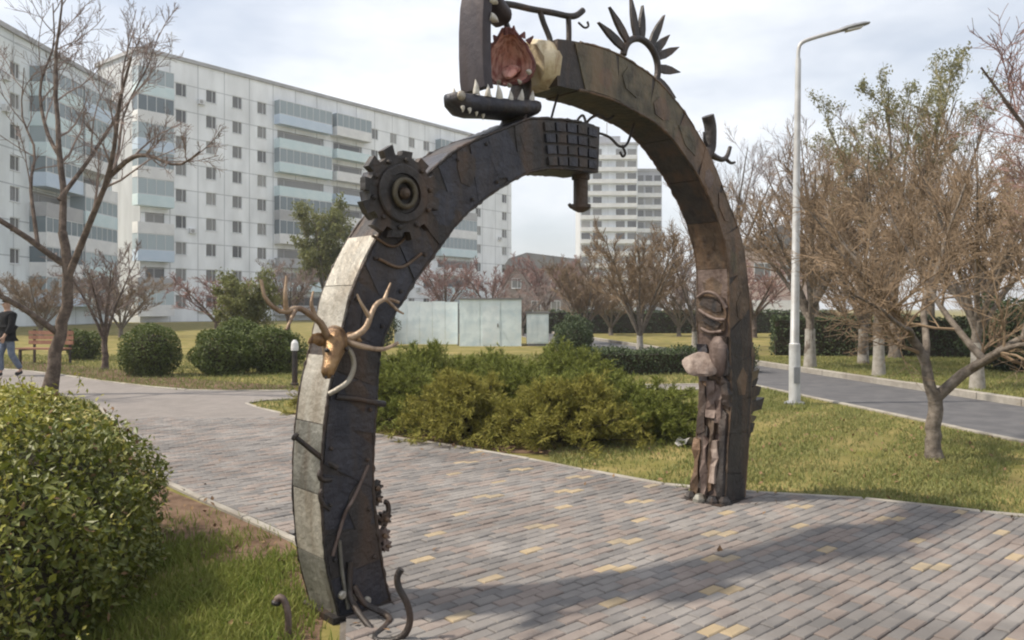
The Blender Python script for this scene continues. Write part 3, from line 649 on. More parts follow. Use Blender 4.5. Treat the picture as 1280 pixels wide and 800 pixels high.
# left bare tree by the path (local coords: origin at its foot)
BX, BY = -8.46, 14.6
left_limbs = [
    ([(-0.008, 0, -0.02), (0.123, 0.02, 0.797), (0.269, 0.05, 1.454), (0.357, 0, 2.184), (0.255, 0, 2.987)], 0.121, 0.077),
    ([(0.313, 0, 2.038), (0.649, -0.1, 2.768), (1.16, -0.4, 3.571), (1.525, -0.7, 4.228), (1.715, -0.9, 5.031), (2.036, -1.1, 5.834)], 0.069, 0.019),
    ([(1.379, -0.5, 3.936), (1.89, -0.8, 4.184), (2.357, -1.2, 4.155), (3.029, -1.6, 3.921), (3.496, -1.9, 4.082)], 0.049, 0.012),
    ([(0.255, 0, 2.914), (0.167, 0.2, 3.79), (0.021, 0.3, 4.593), (-0.125, 0.5, 5.469), (-0.212, 0.6, 6.418), (-0.154, 0.7, 7.221), (-0.183, 0.8, 7.805)], 0.066, 0.013),
    ([(0.284, 0, 2.403), (-0.154, -0.3, 2.812), (-0.592, -0.6, 3.206), (-0.972, -0.9, 3.498), (-1.614, -1.3, 4.082), (-2.052, -1.5, 5.031)], 0.059, 0.013),
    ([(0.138, 0, 1.162), (-0.3, -0.4, 1.644), (-0.884, -0.9, 2.082), (-1.468, -1.3, 2.476), (-2.198, -1.8, 3.279)], 0.056, 0.019),
    ([(0.196, 0, 3.571), (0.503, 0.5, 4.447), (0.795, 1.0, 5.469), (0.751, 1.3, 6.491), (0.868, 1.5, 7.221)], 0.045, 0.010),
    ([(0.021, 0.3, 4.447), (-0.446, 0.7, 5.031), (-0.738, 1.0, 5.907), (-0.592, 1.2, 6.783), (-0.665, 1.3, 7.659)], 0.041, 0.010),
    ([(0.868, -0.2, 3.206), (1.087, 0.3, 4.301), (0.985, 0.8, 5.323), (1.306, 1.1, 6.345), (1.452, 1.3, 7.075)], 0.037, 0.008),
    ([(-0.081, -0.2, 2.768), (-0.446, 0.2, 3.863), (-0.592, 0.6, 4.593), (-1.03, 0.9, 5.323), (-1.176, 1.2, 6.345)], 0.037, 0.008)]
tm = build_tree_meshes('left', 21, left_limbs, [dict(n=7, t0=0.25, ang=(25, 60), lenr=0.42, k=6, wob=0.16, trop=0.12, rad=0.5, rmin=0.012, sides=5),
        dict(n=6, t0=0.2, ang=(25, 55), lenr=0.5, k=5, wob=0.15, trop=0.12, rad=0.6, rmin=0.007), dict(n=7, t0=0.2, ang=(25, 55), lenr=0.60, k=4, wob=0.14, trop=0.10, rad=0.6, rmin=0.006)], M_bark_l, M_twig_d)
plant_tree('bare_tree', 'dark leafless tree with forked trunk leaning over the path at left', tm, (BX, BY, 0))

# near right tree on the lawn
BX, BY = 4.49, 8.51
near_limbs = [
    ([(0.003, 0, -0.017), (-0.014, 0, 0.196), (0.012, 0, 0.451), (0.012, 0, 0.638), (0.003, 0, 0.723)], 0.082, 0.07),
    ([(0.003, 0, 0.621), (-0.065, 0, 0.877), (-0.065, 0.1, 1.089), (-0.278, 0.0, 1.345), (-0.575, -0.2, 1.643), (-0.958, -0.4, 1.94), (-1.299, -0.5, 2.238)], 0.062, 0.014),
    ([(0.012, 0, 0.638), (0.233, -0.1, 0.894), (0.488, -0.2, 1.089), (0.701, -0.4, 1.302), (0.999, -0.6, 1.515), (1.382, -0.8, 1.898)], 0.062, 0.014),
    ([(0.429, -0.2, 1.047), (0.344, 0, 1.26), (0.276, 0.3, 1.557), (0.105, 0.5, 1.983), (-0.065, 0.7, 2.494), (-0.15, 0.9, 2.962)], 0.04, 0.010),
    ([(-0.065, 0.05, 1.047), (0.063, 0.3, 1.345), (0.148, 0.5, 1.643), (0.403, 0.7, 2.068), (0.616, 0.8, 2.579), (0.786, 0.8, 3.047)], 0.042, 0.010),
    ([(-0.235, 0, 1.302), (-0.448, -0.4, 1.37), (-0.703, -0.7, 1.43), (-1.001, -0.9, 1.6), (-1.341, -1.1, 1.728)], 0.032, 0.010),
    ([(0.701, -0.4, 1.302), (0.871, -0.3, 1.685), (1.127, 0.0, 2.153), (1.297, 0.2, 2.664)], 0.036, 0.010),
    ([(-0.32, 0.0, 1.387), (-0.405, 0.4, 1.813), (-0.618, 0.8, 2.323), (-0.703, 1.2, 2.834)], 0.034, 0.010),
    ([(0.276, -0.1, 0.919), (0.531, -0.5, 1.217), (0.871, -1.0, 1.26), (1.212, -1.4, 1.217)], 0.034, 0.010)]
tm = build_tree_meshes('near', 5, near_limbs, [dict(n=11, t0=0.20, ang=(30, 75), lenabs=1.0, k=6, wob=0.18, trop=0.10, rad=0.5, rmin=0.007, sides=5),
        dict(n=8, t0=0.15, ang=(25, 60), lenr=0.60, k=5, wob=0.18, trop=0.10, rad=0.6, rmin=0.0045), dict(n=9, t0=0.10, ang=(25, 60), lenr=0.62, k=4, wob=0.16, trop=0.10, rad=0.65, rmin=0.0030)], M_bark_g, M_twig_b)
plant_tree('bare_tree', 'low spreading bare tree with pale forked trunk standing on the near lawn', tm, (BX, BY, 0))

# generic bare trees: a vase-shaped and a tall one, unit about 6 m
def vase(seed, h, spread, n, r, twig, bark=M_bark_g, dens=(9, 8, 7), trop=0.12, fork=0.28, leaves=None, rm=1.0):
    g = random.Random(seed); L_ = [([(0, 0, 0), (0.03, 0, h * 0.1), (0, 0.03, h * 0.2), (0.02, 0, h * fork)], r, r * 0.8)]
    for i in range(n):
        a_ = 2 * math.pi * (i + g.uniform(-0.3, 0.3)) / n; s_ = spread * g.uniform(0.6, 1.0); hh = h * g.uniform(0.72, 0.95)
        c, s2 = math.cos(a_), math.sin(a_)
        L_.append(([(0, 0, h * fork * g.uniform(0.75, 0.98)), (c * s_ * 0.25, s2 * s_ * 0.25, h * fork + (hh - h * fork) * 0.25), (c * s_ * 0.6, s2 * s_ * 0.6, h * fork + (hh - h * fork) * 0.62), (c * s_, s2 * s_, hh)], r * 0.55, r * 0.1))
    return build_tree_meshes('v', seed, L_, [dict(n=dens[0], t0=0.2, ang=(25, 60), lenr=0.42, k=5, wob=0.17, trop=trop, rad=0.5, rmin=0.012 * rm, sides=4),
        dict(n=dens[1], t0=0.15, ang=(22, 58), lenr=0.58, k=4, wob=0.17, trop=trop, rad=0.6, rmin=0.009 * rm), dict(n=dens[2] + 1, t0=0.1, ang=(20, 58), lenr=0.62, k=4, wob=0.15, trop=trop, rad=0.65, rmin=0.0075 * rm)], bark, twig, leaves=leaves)
V1 = vase(31, 5.2, 2.5, 8, 0.12, M_twig_b, dens=(10, 8, 8)); V2 = vase(32, 6.6, 2.4, 6, 0.13, M_twig_b, dens=(9, 7, 7)); V3 = vase(33, 8.0, 2.2, 6, 0.15, M_twig_d, dens=(8, 7, 6), trop=0.2, rm=0.85)
V1b = vase(131, 5.6, 2.1, 5, 0.11, M_twig_b, dens=(10, 8, 6), trop=0.06, fork=0.34); V2b = vase(132, 6.2, 2.9, 8, 0.14, M_twig_b, dens=(8, 7, 7), trop=0.16, fork=0.2, rm=0.9); V4b = vase(134, 4.6, 2.0, 6, 0.1, M_twig_d, dens=(9, 7, 7), trop=0.1, fork=0.2, rm=1.4)
V4 = vase(34, 5.0, 2.4, 9, 0.11, M_twig_b, dens=(9, 8, 7), trop=0.22, fork=0.14, rm=1.5)
V5 = vase(35, 5.4, 2.6, 7, 0.14, M_twig_r, dens=(8, 7, 6), rm=2.2, bark=M_bark_l)
M_yleaf = mat('young_leaves', (0.17, 0.19, 0.055), (0.24, 0.25, 0.09), 1.0, 0.7, island=(0.12, 0.13, 0.05), transl=0.3)
M_yleaf2 = mat('willow_leaves', (0.19, 0.19, 0.075), (0.26, 0.25, 0.12), 1.0, 0.7, island=(0.15, 0.15, 0.06), transl=0.3)
V6 = vase(36, 8.2, 2.0, 6, 0.15, M_twig_o, dens=(8, 7, 5), trop=0.2, leaves=(15000, 0.085, M_yleaf2))
G1 = 'bare trees across the road'
for x, y, ms, rz, sc, lab, w in [
    (9.13, 15.7, V1, 0.4, 0.92, 'whitewashed bare tree nearest the camera on the verge across the road', (0.115, 1.0)),
    (8.62, 18.8, V1b, 1.9, 0.96, 'whitewashed bare tree on the verge left of the near forked tree', (0.12, 1.0)),
    (7.9, 21.2, V1, 3.0, 1.05, 'bare brown tree just right of the lamp post across the road', (0.12, 1.0)),
    (10.1, 23.0, V2b, 4.4, 1.0, 'bare tree in second line of the verge seen between two whitewashed trunks', (0.12, 1.0)),
    (13.4, 22.5, V2, 5.2, 1.1, 'bare tree at right edge behind the forked tree crown', (0.12, 1.0)),
    (15.2, 29.0, V3, 2.2, 1.05, 'tall thin bare tree far behind the crown at right edge', None),
    (11.2, 29.5, V3, 0.9, 1.0, 'tall bare tree with upright twigs beside the greenish tree', None),
    (8.8, 33.0, V3, 3.7, 1.05, 'tall bare tree rising directly behind the lamp post', None)]:
    plant_tree('bare_tree', lab, ms, (x, y, 0), rz, sc, G1, wash=w)
plant_tree('greening_tree', 'tall tree with first olive green leaves right of the lamp post', V6, (12.2, 25.5, 0), 1.0, 1.1)
# reddish crown reaching in from beyond the right edge
V7 = vase(37, 5.6, 2.9, 7, 0.13, M_twig_r, dens=(9, 7, 6), trop=0.1, rm=0.8, bark=M_bark_l)
plant_tree('reddish_tree', 'reddish bare branches reaching in at the upper right corner', V7, (8.9, 11.2, 0), 2.1, 1.02)
G2 = 'fan shaped bare trees behind the low hedge'
for x, y, rz, sc, lab in [(4.65, 29.1, 0.3, (0.95, 0.95, 0.86), 'fan shaped bare tree with whitewashed trunk in the arch opening'),
                          (7.2, 31.5, 2.0, (1.0, 1.0, 0.96), 'fan shaped bare tree close behind the right leg of arch'),
                          (3.2, 35.5, 4.1, (0.8, 0.8, 0.72), 'smaller fan shaped bare tree left of the whitewashed one')]:
    plant_tree('fan_tree', lab, V4b if rz == 2.0 else V4, (x, y, 0), rz, sc, G2, wash=(0.11, 0.7))
G3 = 'reddish bare trees before the far buildings'
for x, y, rz, sc, lab in [(2.6, 62, 0.2, (1.15, 1.15, 1.08), 'reddish bare tree in front of the low brown building'), (5.6, 66, 1.5, (1.0, 1.0, 0.95), 'reddish bare tree at foot of the white tower block'),
                          (-1.6, 58, 3.0, (0.9, 0.9, 0.9), 'reddish bare tree behind the pale blue shed roof'), (-5.0, 60, 4.0, (1.1, 1.1, 1.0), 'reddish bare tree behind the whitish panel fence')]:
    plant_tree('distant_tree', lab, V5, (x, y, 0), rz, sc, G3)
G4 = 'brownish thicket shrubs in the distance'
for x, y, rz, sc, lab in [(0.6, 46, 0.4, (0.9, 0.9, 0.62), 'bare thicket shrub behind the cable cabinet'), (5.8, 47, 2.1, (1.1, 1.1, 0.66), 'bare thicket shrub behind the whitewashed fan tree'),
        (9.4, 45, 3.3, (1.1, 1.1, 0.7), 'bare thicket shrub hidden behind the right arch leg'), (13.0, 43, 5.0, (1.1, 1.1, 0.8), 'bare thicket shrub right of the lamp in front of the house'), (17.0, 40, 0.9, (1.2, 1.2, 0.9), 'bare thicket shrub behind the dark hedge row'),
        (22.0, 38, 2.8, (1.2, 1.2, 1.0), 'bare thicket shrub at the far right edge'), (-15.5, 42, 1.1, (1.0, 1.0, 0.62), 'bare thicket shrub in front of the block behind round shrub'), (-21.5, 44, 4.2, (1.1, 1.1, 0.66), 'bare thicket shrub behind the young dark tree'), (-26.5, 45, 3.0, (1.1, 1.1, 0.66), 'bare thicket shrub behind the bench at left edge')]:
    plant_tree('thicket_shrub', lab, (V4, V4b, V5)[int(rz * 10) % 3], (x, y, 0), rz, sc, G4, cat='shrub')
V8 = vase(38, 3.6, 1.1, 6, 0.09, M_twig_d, dens=(7, 6, 5), rm=1.2, bark=M_bark_l)
plant_tree('young_tree', 'small dark bare tree standing just right of the large left tree', V8, (-10.6, 20.8, 0), 0.5, 0.92)
plant_tree('bare_tree', 'purplish bare tree rising behind the antlers left of the arch', vase(39, 4.8, 1.6, 7, 0.1, M_twig_d, dens=(8, 7, 5), rm=1.6, bark=M_bark_l), (-9.2, 33.0, 0), 0.5, 0.8)
V9 = vase(40, 6.6, 1.6, 7, 0.12, M_twig_o, dens=(8, 7, 5), rm=1.2, leaves=(16000, 0.16, M_yleaf))
plant_tree('leafing_tree', 'yellow green leafing tree behind the pale upper plate of arch', V9, (-10.2, 44, 0), 0.5, (1.05, 1.05, 1.1))
V10 = vase(41, 2.7, 1.0, 7, 0.08, M_twig_o, dens=(8, 7, 5), rm=1.0, fork=0.1, leaves=(11000, 0.11, M_yleaf))
plant_tree('leafing_shrub', 'yellow green leafing shrub above the dark rounded bushes', V10, (-9.6, 29, 0), 0.5, (1.15, 1.15, 1.0), cat='shrub')

# ------------------------------------------------------------------ clipped and rounded shrubs
M_hleaf = mat('hedge_leaves', (0.048, 0.083, 0.009), (0.093, 0.122, 0.016), 3.0, 0.45, spec=0.45, island=(0.176, 0.176, 0.033), transl=0.22)  # side leaves darkened: the hedge's deep shade is put into their colour
M_hleaf_t = mat('hedge_top_leaves', (0.163, 0.208, 0.025), (0.253, 0.261, 0.046), 3.0, 0.45, spec=0.45, island=(0.343, 0.298, 0.062), transl=0.3)  # lighter, yellower leaf colour for the hedge top and sprigs
M_hcore = mat('twigs_and_shade_core', (0.025, 0.022, 0.011), (0.039, 0.030, 0.017), 6, 0.95)  # interior shade painted as near-black on solid cores; also colours real twigs
M_bleaf = mat('bush_leaves', (0.050, 0.077, 0.014), (0.081, 0.114, 0.021), 1.5, 0.6, island=(0.109, 0.136, 0.030), transl=0.2)
M_dleaf = mat('dark_hedge_leaves', (0.025, 0.045, 0.016), (0.045, 0.07, 0.022), 1.5, 0.6, island=(0.06, 0.085, 0.03), transl=0.15)
def blob_points(g, n, rx, ry, rz, zc, shell=0.3, lump=0.12, seed=0):
    d = g.normal(size=(n, 3)); d /= np.linalg.norm(d, axis=1, keepdims=True)
    ph = np.random.default_rng(seed).uniform(0, 6.28, 6)
    l_ = 1 + lump * (np.sin(d[:, 0] * 5 + ph[0]) * np.cos(d[:, 1] * 4 + ph[1]) + np.sin(d[:, 2] * 6 + ph[2] + d[:, 0] * 3) * 0.7 + 0.5 * np.sin(d[:, 1] * 11 + ph[3]) * np.sin(d[:, 0] * 9 + ph[4]))
    r = (1 - shell * g.random(n) ** 1.5) * l_
    P = d * r[:, None] * np.array([rx, ry, rz]) + np.array([0, 0, zc]); return P[P[:, 2] > 0.02]
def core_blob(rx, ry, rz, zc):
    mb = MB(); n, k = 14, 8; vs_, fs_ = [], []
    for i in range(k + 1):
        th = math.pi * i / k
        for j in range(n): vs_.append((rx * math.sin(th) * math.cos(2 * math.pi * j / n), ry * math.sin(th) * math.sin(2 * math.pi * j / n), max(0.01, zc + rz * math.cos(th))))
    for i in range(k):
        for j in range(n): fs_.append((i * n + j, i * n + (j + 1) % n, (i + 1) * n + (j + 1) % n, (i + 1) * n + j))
    return mb.add(vs_, fs_).mesh('shade_core', M_hcore, fix=False)  # solid dark blob imitating the shaded inside of the foliage
def bush(name, label, loc, rx, ry, h, n, size, m, seed, lump=0.1, group=None):
    g = np.random.default_rng(seed); t = thing(name, label, 'shrub', loc, 0, group)
    C = blob_points(g, n, rx, ry, h * 0.55, h * 0.45, 0.3, lump, seed); V_, F_ = leaf_quads(g, C, size, 0.55, 0.3)
    link('foliage', np_mesh('foliage', V_, F_, m), t); link('shade_core', core_blob(rx * 0.72, ry * 0.72, h * 0.38, h * 0.42), t); return t
bush('round_shrub', 'round clipped dark green shrub beside the path at left', (-8.55, 18.9, 0), 0.70, 0.70, 1.24, 9000, 0.06, M_bleaf, 1, 0.04)
bush('mounded_bush', 'broad rounded green bush just right of the round clipped shrub', (-6.95, 19.2, 0), 0.75, 0.7, 1.12, 8000, 0.07, M_bleaf, 2, 0.12, 'mounded bushes')
bush('mounded_bush', 'rounded green bush at right end of the bushes by the antlers', (-5.9, 19.8, 0), 0.72, 0.7, 1.2, 8000, 0.07, M_bleaf, 3, 0.12, 'mounded bushes')
bush('mounded_bush', 'green bush behind the gap of the two mounded bushes', (-7.3, 21.5, 0), 0.7, 0.7, 1.35, 7000, 0.08, M_bleaf, 4, 0.12, 'mounded bushes')
bush('small_bush', 'small loose green bush between the two left trees', (-13.2, 24.6, 0), 0.55, 0.5, 0.9, 4000, 0.08, M_bleaf, 5, 0.15)
bush('round_shrub', 'round dark shrub at left end of the low clipped hedge', (2.0, 25.8, 0), 0.62, 0.62, 1.15, 6000, 0.07, M_dleaf, 6, 0.06)
bush('brown_green_bush', 'olive bush between the cable cabinet and the round dark shrub', (2.5, 32.5, 0), 0.8, 0.8, 1.3, 5000, 0.09, M_dleaf, 8, 0.16)
bush('brown_green_bush', 'dark bush peeking out left of the whitish panel fence', (-5.9, 33.0, 0), 1.1, 0.9, 1.7, 6000, 0.10, M_dleaf, 9, 0.16)
bush('evergreen_bush', 'dark evergreen bush at right edge beyond the road', (13.0, 20.2, 0), 1.5, 1.2, 1.9, 12000, 0.10, M_dleaf, 7, 0.14)
def box_hedge(name, label, p0, p1, width, h, n, size, m, seed, core=True, cat='hedge'):
    g = np.random.default_rng(seed); p0 = np.array(p0); p1 = np.array(p1); L_ = np.linalg.norm(p1 - p0); an = math.atan2(*(p1 - p0)[::-1])
    t = thing(name, label, cat, (p0[0], p0[1], 0), an)
    C = g.random((n, 3)) * [L_, width, h]; C[:, 1] -= width / 2
    d = np.minimum.reduce([C[:, 1] + width / 2, width / 2 - C[:, 1], h - C[:, 2], C[:, 0], L_ - C[:, 0]]); C = C[(d < 0.16) | (g.random(n) < 0.1)]
    C += g.normal(size=C.shape) * 0.025; C[:, 2] += 0.04 * np.sin(C[:, 0] * 3.1) + 0.03 * np.sin(C[:, 0] * 7.7 + 1); C[:, 2] = np.maximum(C[:, 2], 0.02)
    V_, F_ = leaf_quads(g, C, size, 0.55, 0.4); link('foliage', np_mesh('foliage', V_, F_, m), t)
    MB().box(0.12, L_ - 0.12, -width / 2 + 0.13, width / 2 - 0.13, 0.0, h - 0.14).build('shade_core', M_hcore, t); return t
box_hedge('clipped_hedge', 'long low dark clipped hedge in the arch opening', (1.7, 19.2), (6.0, 20.0), 0.9, 0.62, 16000, 0.07, M_dleaf, 11)
box_hedge('distant_hedge', 'long dark distant hedge along the foot of the far trees', (-4.0, 50.0), (21.0, 52.0), 1.4, 1.45, 30000, 0.17, M_dleaf, 13)
box_hedge('dark_hedge', 'dark hedge row behind whitewashed trunks across the road', (8.9, 27.5), (16.5, 25.5), 1.1, 1.32, 26000, 0.10, M_dleaf, 12)

# foreground hedge, left
def near_hedge():
    g = np.random.default_rng(77)
    t = thing('leafy_hedge', 'large clipped green hedge with yellowish top filling the lower left corner', 'hedge', (-3.2, 4.2, 0))
    # plan: right side runs from (-1.55,2.4) to (-2.45,5.7); rounded box cross section, height about 1.12
    ctr = np.array([-3.55, 3.9]); hx, hy, h = 1.62, 2.15, 1.15; an = math.radians(12)
    ca, sa = math.cos(an), math.sin(an)
    n = 240000; L = g.uniform(-1, 1, (n, 3)); L[:, 2] = g.random(n)
    q = (np.abs(L[:, 0]) ** 3 + np.abs(L[:, 1]) ** 4 + (L[:, 2] * 0.985) ** 3.2)
    wx = L[:, 0] * hx; wy = L[:, 1] * hy
    lump = 0.16 * np.sin(wx * 4.1 + 1) * np.sin(wy * 3.3 + L[:, 2] * 4) + 0.08 * np.sin(wx * 9 + wy * 7 + L[:, 2] * 8) + 0.05 * np.sin(wy * 17 + L[:, 2] * 15)
    lump += 0.22 * np.clip(np.sin(wx * 6.3 + wy * 2.1) * np.sin(wy * 5.7 + L[:, 2] * 6.5 + 2) - 0.35, -1, 0)
    keep = (q < 1 + lump) & (q > 0.58 + lump) | ((q < 1) & (g.random(n) < 0.05))
    L = L[keep]; q = q[keep]; lump = lump[keep]
    x = L[:, 0] * hx; y = L[:, 1] * hy; z = L[:, 2] * h
    z = z + 0.05 * np.sin(x * 5) * np.sin(y * 4.3) + 0.02 * np.sin(x * 13 + y * 11)
    X_ = ctr[0] + x * ca - y * sa; Y_ = ctr[1] + x * sa + y * ca
    C = np.stack([X_ + 3.2, Y_ - 4.2, np.maximum(z, 0.03)], 1)
    vis = (np.abs(X_) < Y_ * 0.72 + 0.3) & (Y_ > 1.6); C = C[vis]
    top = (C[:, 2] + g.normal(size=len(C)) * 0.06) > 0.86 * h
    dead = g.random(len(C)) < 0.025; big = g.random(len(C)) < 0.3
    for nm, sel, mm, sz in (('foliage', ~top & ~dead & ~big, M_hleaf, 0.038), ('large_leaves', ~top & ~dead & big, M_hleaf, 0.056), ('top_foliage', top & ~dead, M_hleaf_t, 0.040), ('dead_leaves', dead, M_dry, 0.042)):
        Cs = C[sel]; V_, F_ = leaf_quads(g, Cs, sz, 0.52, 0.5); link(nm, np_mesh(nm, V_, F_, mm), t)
    # sprigs sticking out of the top and side
    S = C[g.integers(0, len(C), 500)]; P = np.repeat(S[:, None, :], 4, 1); d = g.normal(size=(500, 3)) * 0.5; d[:, 2] = np.abs(d[:, 2]) + 0.6; d /= np.linalg.norm(d, axis=1, keepdims=True)
    P = P + d[:, None, :] * (np.linspace(0, 1, 4) * 0.12)[None, :, None]; v, f = tubes_np(P, np.full((500, 4), 0.0018), 3); tag(link('sprigs', np_mesh('sprigs', v, f, M_hcore), t), kind='stuff')
    Cs = P[:, 1:].reshape(-1, 3); Cs = np.repeat(Cs, 2, 0) + g.normal(size=(len(Cs) * 2, 3)) * 0.012; V_, F_ = leaf_quads(g, Cs, 0.034, 0.5, 0.3); link('sprig_leaves', np_mesh('sprig_leaves', V_, F_, M_hleaf_t), t)
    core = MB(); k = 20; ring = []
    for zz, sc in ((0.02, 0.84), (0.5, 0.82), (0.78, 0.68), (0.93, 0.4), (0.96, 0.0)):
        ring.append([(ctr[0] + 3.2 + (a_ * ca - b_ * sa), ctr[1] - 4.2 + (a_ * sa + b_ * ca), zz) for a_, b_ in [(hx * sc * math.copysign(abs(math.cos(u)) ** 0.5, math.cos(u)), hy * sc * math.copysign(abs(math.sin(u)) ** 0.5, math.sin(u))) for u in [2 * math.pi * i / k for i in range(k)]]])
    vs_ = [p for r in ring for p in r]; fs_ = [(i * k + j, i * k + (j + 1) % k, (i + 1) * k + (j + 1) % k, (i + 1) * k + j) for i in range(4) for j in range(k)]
    core.add(vs_, fs_); core.build('shade_core', M_hcore, t)
near_hedge()

# ------------------------------------------------------------------ spreading junipers
M_jun = mat('juniper_sprays', (0.073, 0.105, 0.020), (0.128, 0.157, 0.027), 3.0, 0.75, spec=0.2, island=(0.218, 0.229, 0.056), transl=0.12)
M_jun_y = mat('juniper_yellow_sprays', (0.133, 0.145, 0.024), (0.215, 0.209, 0.041), 3.0, 0.75, spec=0.2, island=(0.296, 0.260, 0.068), transl=0.12)
def juniper_mesh(seed, rx, ry, h, m, nb=80):
    g = np.random.default_rng(seed); a_ = g.uniform(0, 2 * np.pi, nb); u = g.random(nb) ** 0.6
    el = np.where(u < 0.5, 0.95, 0.55) ; k = 6; P = np.zeros((nb, k, 3)); s_ = np.linspace(0, 1, k)
    R_ = g.uniform(0.25, 1.12, nb)
    for i in range(nb):
        d = np.array([math.cos(a_[i]) * rx, math.sin(a_[i]) * ry]) * R_[i]; hh = h * (1.0 - 0.80 * R_[i] ** 1.7) * g.uniform(0.6, 1.12)
        P[i, :, 0] = d[0] * s_ ** 0.85; P[i, :, 1] = d[1] * s_ ** 0.85; P[i, :, 2] = hh * np.sin(s_ * (math.pi / 2) * g.uniform(0.8, 1.05)) + 0.02
    Rr = np.repeat(np.linspace(0.012, 0.004, k)[None], nb, 0)
    B1 = grow(g, P, Rr, 9, t0=0.25, ang=(25, 60), lenr=0.32, k=4, wob=0.12, trop=0.02, rad=0.6, rmin=0.003, tfall=0.3)
    B2 = grow(g, B1[0], B1[1], 6, t0=0.15, ang=(22, 48), lenr=0.5, k=4, wob=0.10, trop=0.03, rad=0.6, rmin=0.002, tfall=0.3)
    tv, tf = join_np([tubes_np(P, Rr, 4), tubes_np(*B1, 3)])
    # scale sprays: slivers along the twigs
    allP = np.concatenate([B1[0], B2[0]]); n = len(allP); per = 12
    t = g.random((n, per)) * 2.999; i0 = t.astype(int); f = (t - i0)[..., None]; r = np.arange(n)[:, None]
    A = allP[r, i0] * (1 - f) + allP[r, i0 + 1] * f; T = allP[r, i0 + 1] - allP[r, i0]; T /= np.linalg.norm(T, axis=2, keepdims=True) + 1e-9
    A = A.reshape(-1, 3); T = T.reshape(-1, 3); D = T + g.normal(size=T.shape) * 0.5; D /= np.linalg.norm(D, axis=1, keepdims=True)
    W = np.cross(D, g.normal(size=D.shape)); W /= np.linalg.norm(W, axis=1, keepdims=True)
    L_ = g.uniform(0.03, 0.08, len(A))[:, None]; V_ = np.stack([A - W * 0.004, A + W * 0.004, A + D * L_ * 0.6 + W * 0.005, A + D * L_], 1).reshape(-1, 3)
    V_[:, 2] = np.maximum(V_[:, 2], 0.01)
    F_ = np.arange(len(V_)).reshape(-1, 4)
    return np_mesh('foliage', V_, F_, m), np_mesh('branches', tv, tf, M_hcore)
J = [juniper_mesh(51, 1.0, 0.95, 0.84, M_jun), juniper_mesh(52, 1.05, 0.95, 0.74, M_jun_y), juniper_mesh(53, 0.95, 0.9, 0.68, M_jun)]
for x, y, k_, rz, sc, lab in [
    (-1.55, 10.95, 0, 0.3, (1.1, 1.0, 0.98), 'spreading juniper directly behind the left leg of the arch'),
    (-0.55, 10.0, 1, 1.4, (1.0, 0.95, 0.98), 'yellowish spreading juniper nearest the path edge, left of centre'),
    (-0.3, 12.0, 0, 2.2, (1.15, 1.0, 1.04), 'tall juniper in the back row below the pale blue shed'),
    (0.62, 9.45, 1, 3.3, (1.0, 0.85, 0.95), 'low yellowish juniper at the front of the bed, centre'),
    (0.95, 11.2, 2, 0.8, (1.15, 1.0, 0.98), 'dark juniper mid bed below the low clipped hedge'),
    (1.75, 10.0, 2, 4.2, (1.0, 0.9, 0.95), 'low dark juniper at right end of the bed beside the right leg'),
    (-2.6, 12.4, 1, 5.1, (0.9, 0.9, 0.9), 'juniper at far left of the bed behind the arch leg'),
    (0.05, 10.75, 0, 0.1, (1.05, 1.0, 1.02), 'green juniper filling the middle of the bed'),
    (-1.5, 12.6, 2, 2.9, (1.2, 1.0, 1.42), 'dark juniper in the back row below the whitish panel fence'),
    (0.9, 13.0, 0, 5.6, (1.15, 1.0, 1.12), 'juniper at the back right of the bed')]:
    t = thing('juniper', lab, 'juniper', (x, y, 0), rz, 'spreading junipers in the bed'); t.scale = sc
    link('foliage', J[k_][0], t); link('branches', J[k_][1], t)
# ------------------------------------------------------------------ the arch sculpture
# plane of the arch: s runs from the left foot to the right foot, z up, w out of the plane towards the path visitor
AL = np.array([-0.80, 4.35]); AA = np.array([0.7393, 0.6734]); AN = np.array([0.6734, -0.7393])
def A(s, z, w=0.0): return Vector((AL[0] + AA[0] * s + AN[0] * w, AL[1] + AA[1] * s + AN[1] * w, z))
DS = Vector((AA[0], AA[1], 0)); DW = Vector((AN[0], AN[1], 0)); UZ = Vector((0, 0, 1))
def steel(name, a_, b_, rust, metal=0.35, rough=0.5, s3=2.2):
    return mat(name, a_, b_, 7.0, rough, metal, 0.3 if 'jaw' in name else 0.6, 12 if 'jaw' in name else 24, 'Object', 0.5, c3=rust, s3=s3, streak=True)
M_st_dark = steel('dark_weld_steel', (0.022, 0.020, 0.021), (0.044, 0.038, 0.036), (0.070, 0.045, 0.032))
M_st_blue = steel('bluish_steel_plate', (0.020, 0.021, 0.030), (0.044, 0.045, 0.058), (0.052, 0.042, 0.040), 0.4, 0.45)
M_st_brown = steel('brown_steel_plate', (0.055, 0.038, 0.028), (0.130, 0.092, 0.064), (0.160, 0.098, 0.060))
M_st_olive = steel('olive_steel_plate', (0.052, 0.044, 0.029), (0.120, 0.100, 0.064), (0.150, 0.105, 0.062))
M_st_pale = steel('pale_steel_plate', (0.323, 0.304, 0.266), (0.437, 0.408, 0.356), (0.247, 0.214, 0.171), 0.3, 0.42)
M_st_green = steel('grey_green_plate', (0.125, 0.122, 0.108), (0.23, 0.225, 0.20), (0.105, 0.085, 0.065), 0.25, 0.5, 3.0)
M_st_pink = steel('rust_pink_plate', (0.110, 0.078, 0.066), (0.175, 0.130, 0.112), (0.070, 0.044, 0.036), 0.2, 0.6, 5.0)
M_copper = steel('brass_brown', (0.20, 0.120, 0.058), (0.38, 0.245, 0.12), (0.10, 0.055, 0.03), 0.6, 0.36, 9.0)
M_antler = steel('antler_bronze', (0.27, 0.19, 0.125), (0.40, 0.30, 0.215), (0.16, 0.105, 0.07), 0.4, 0.45, 5.0)
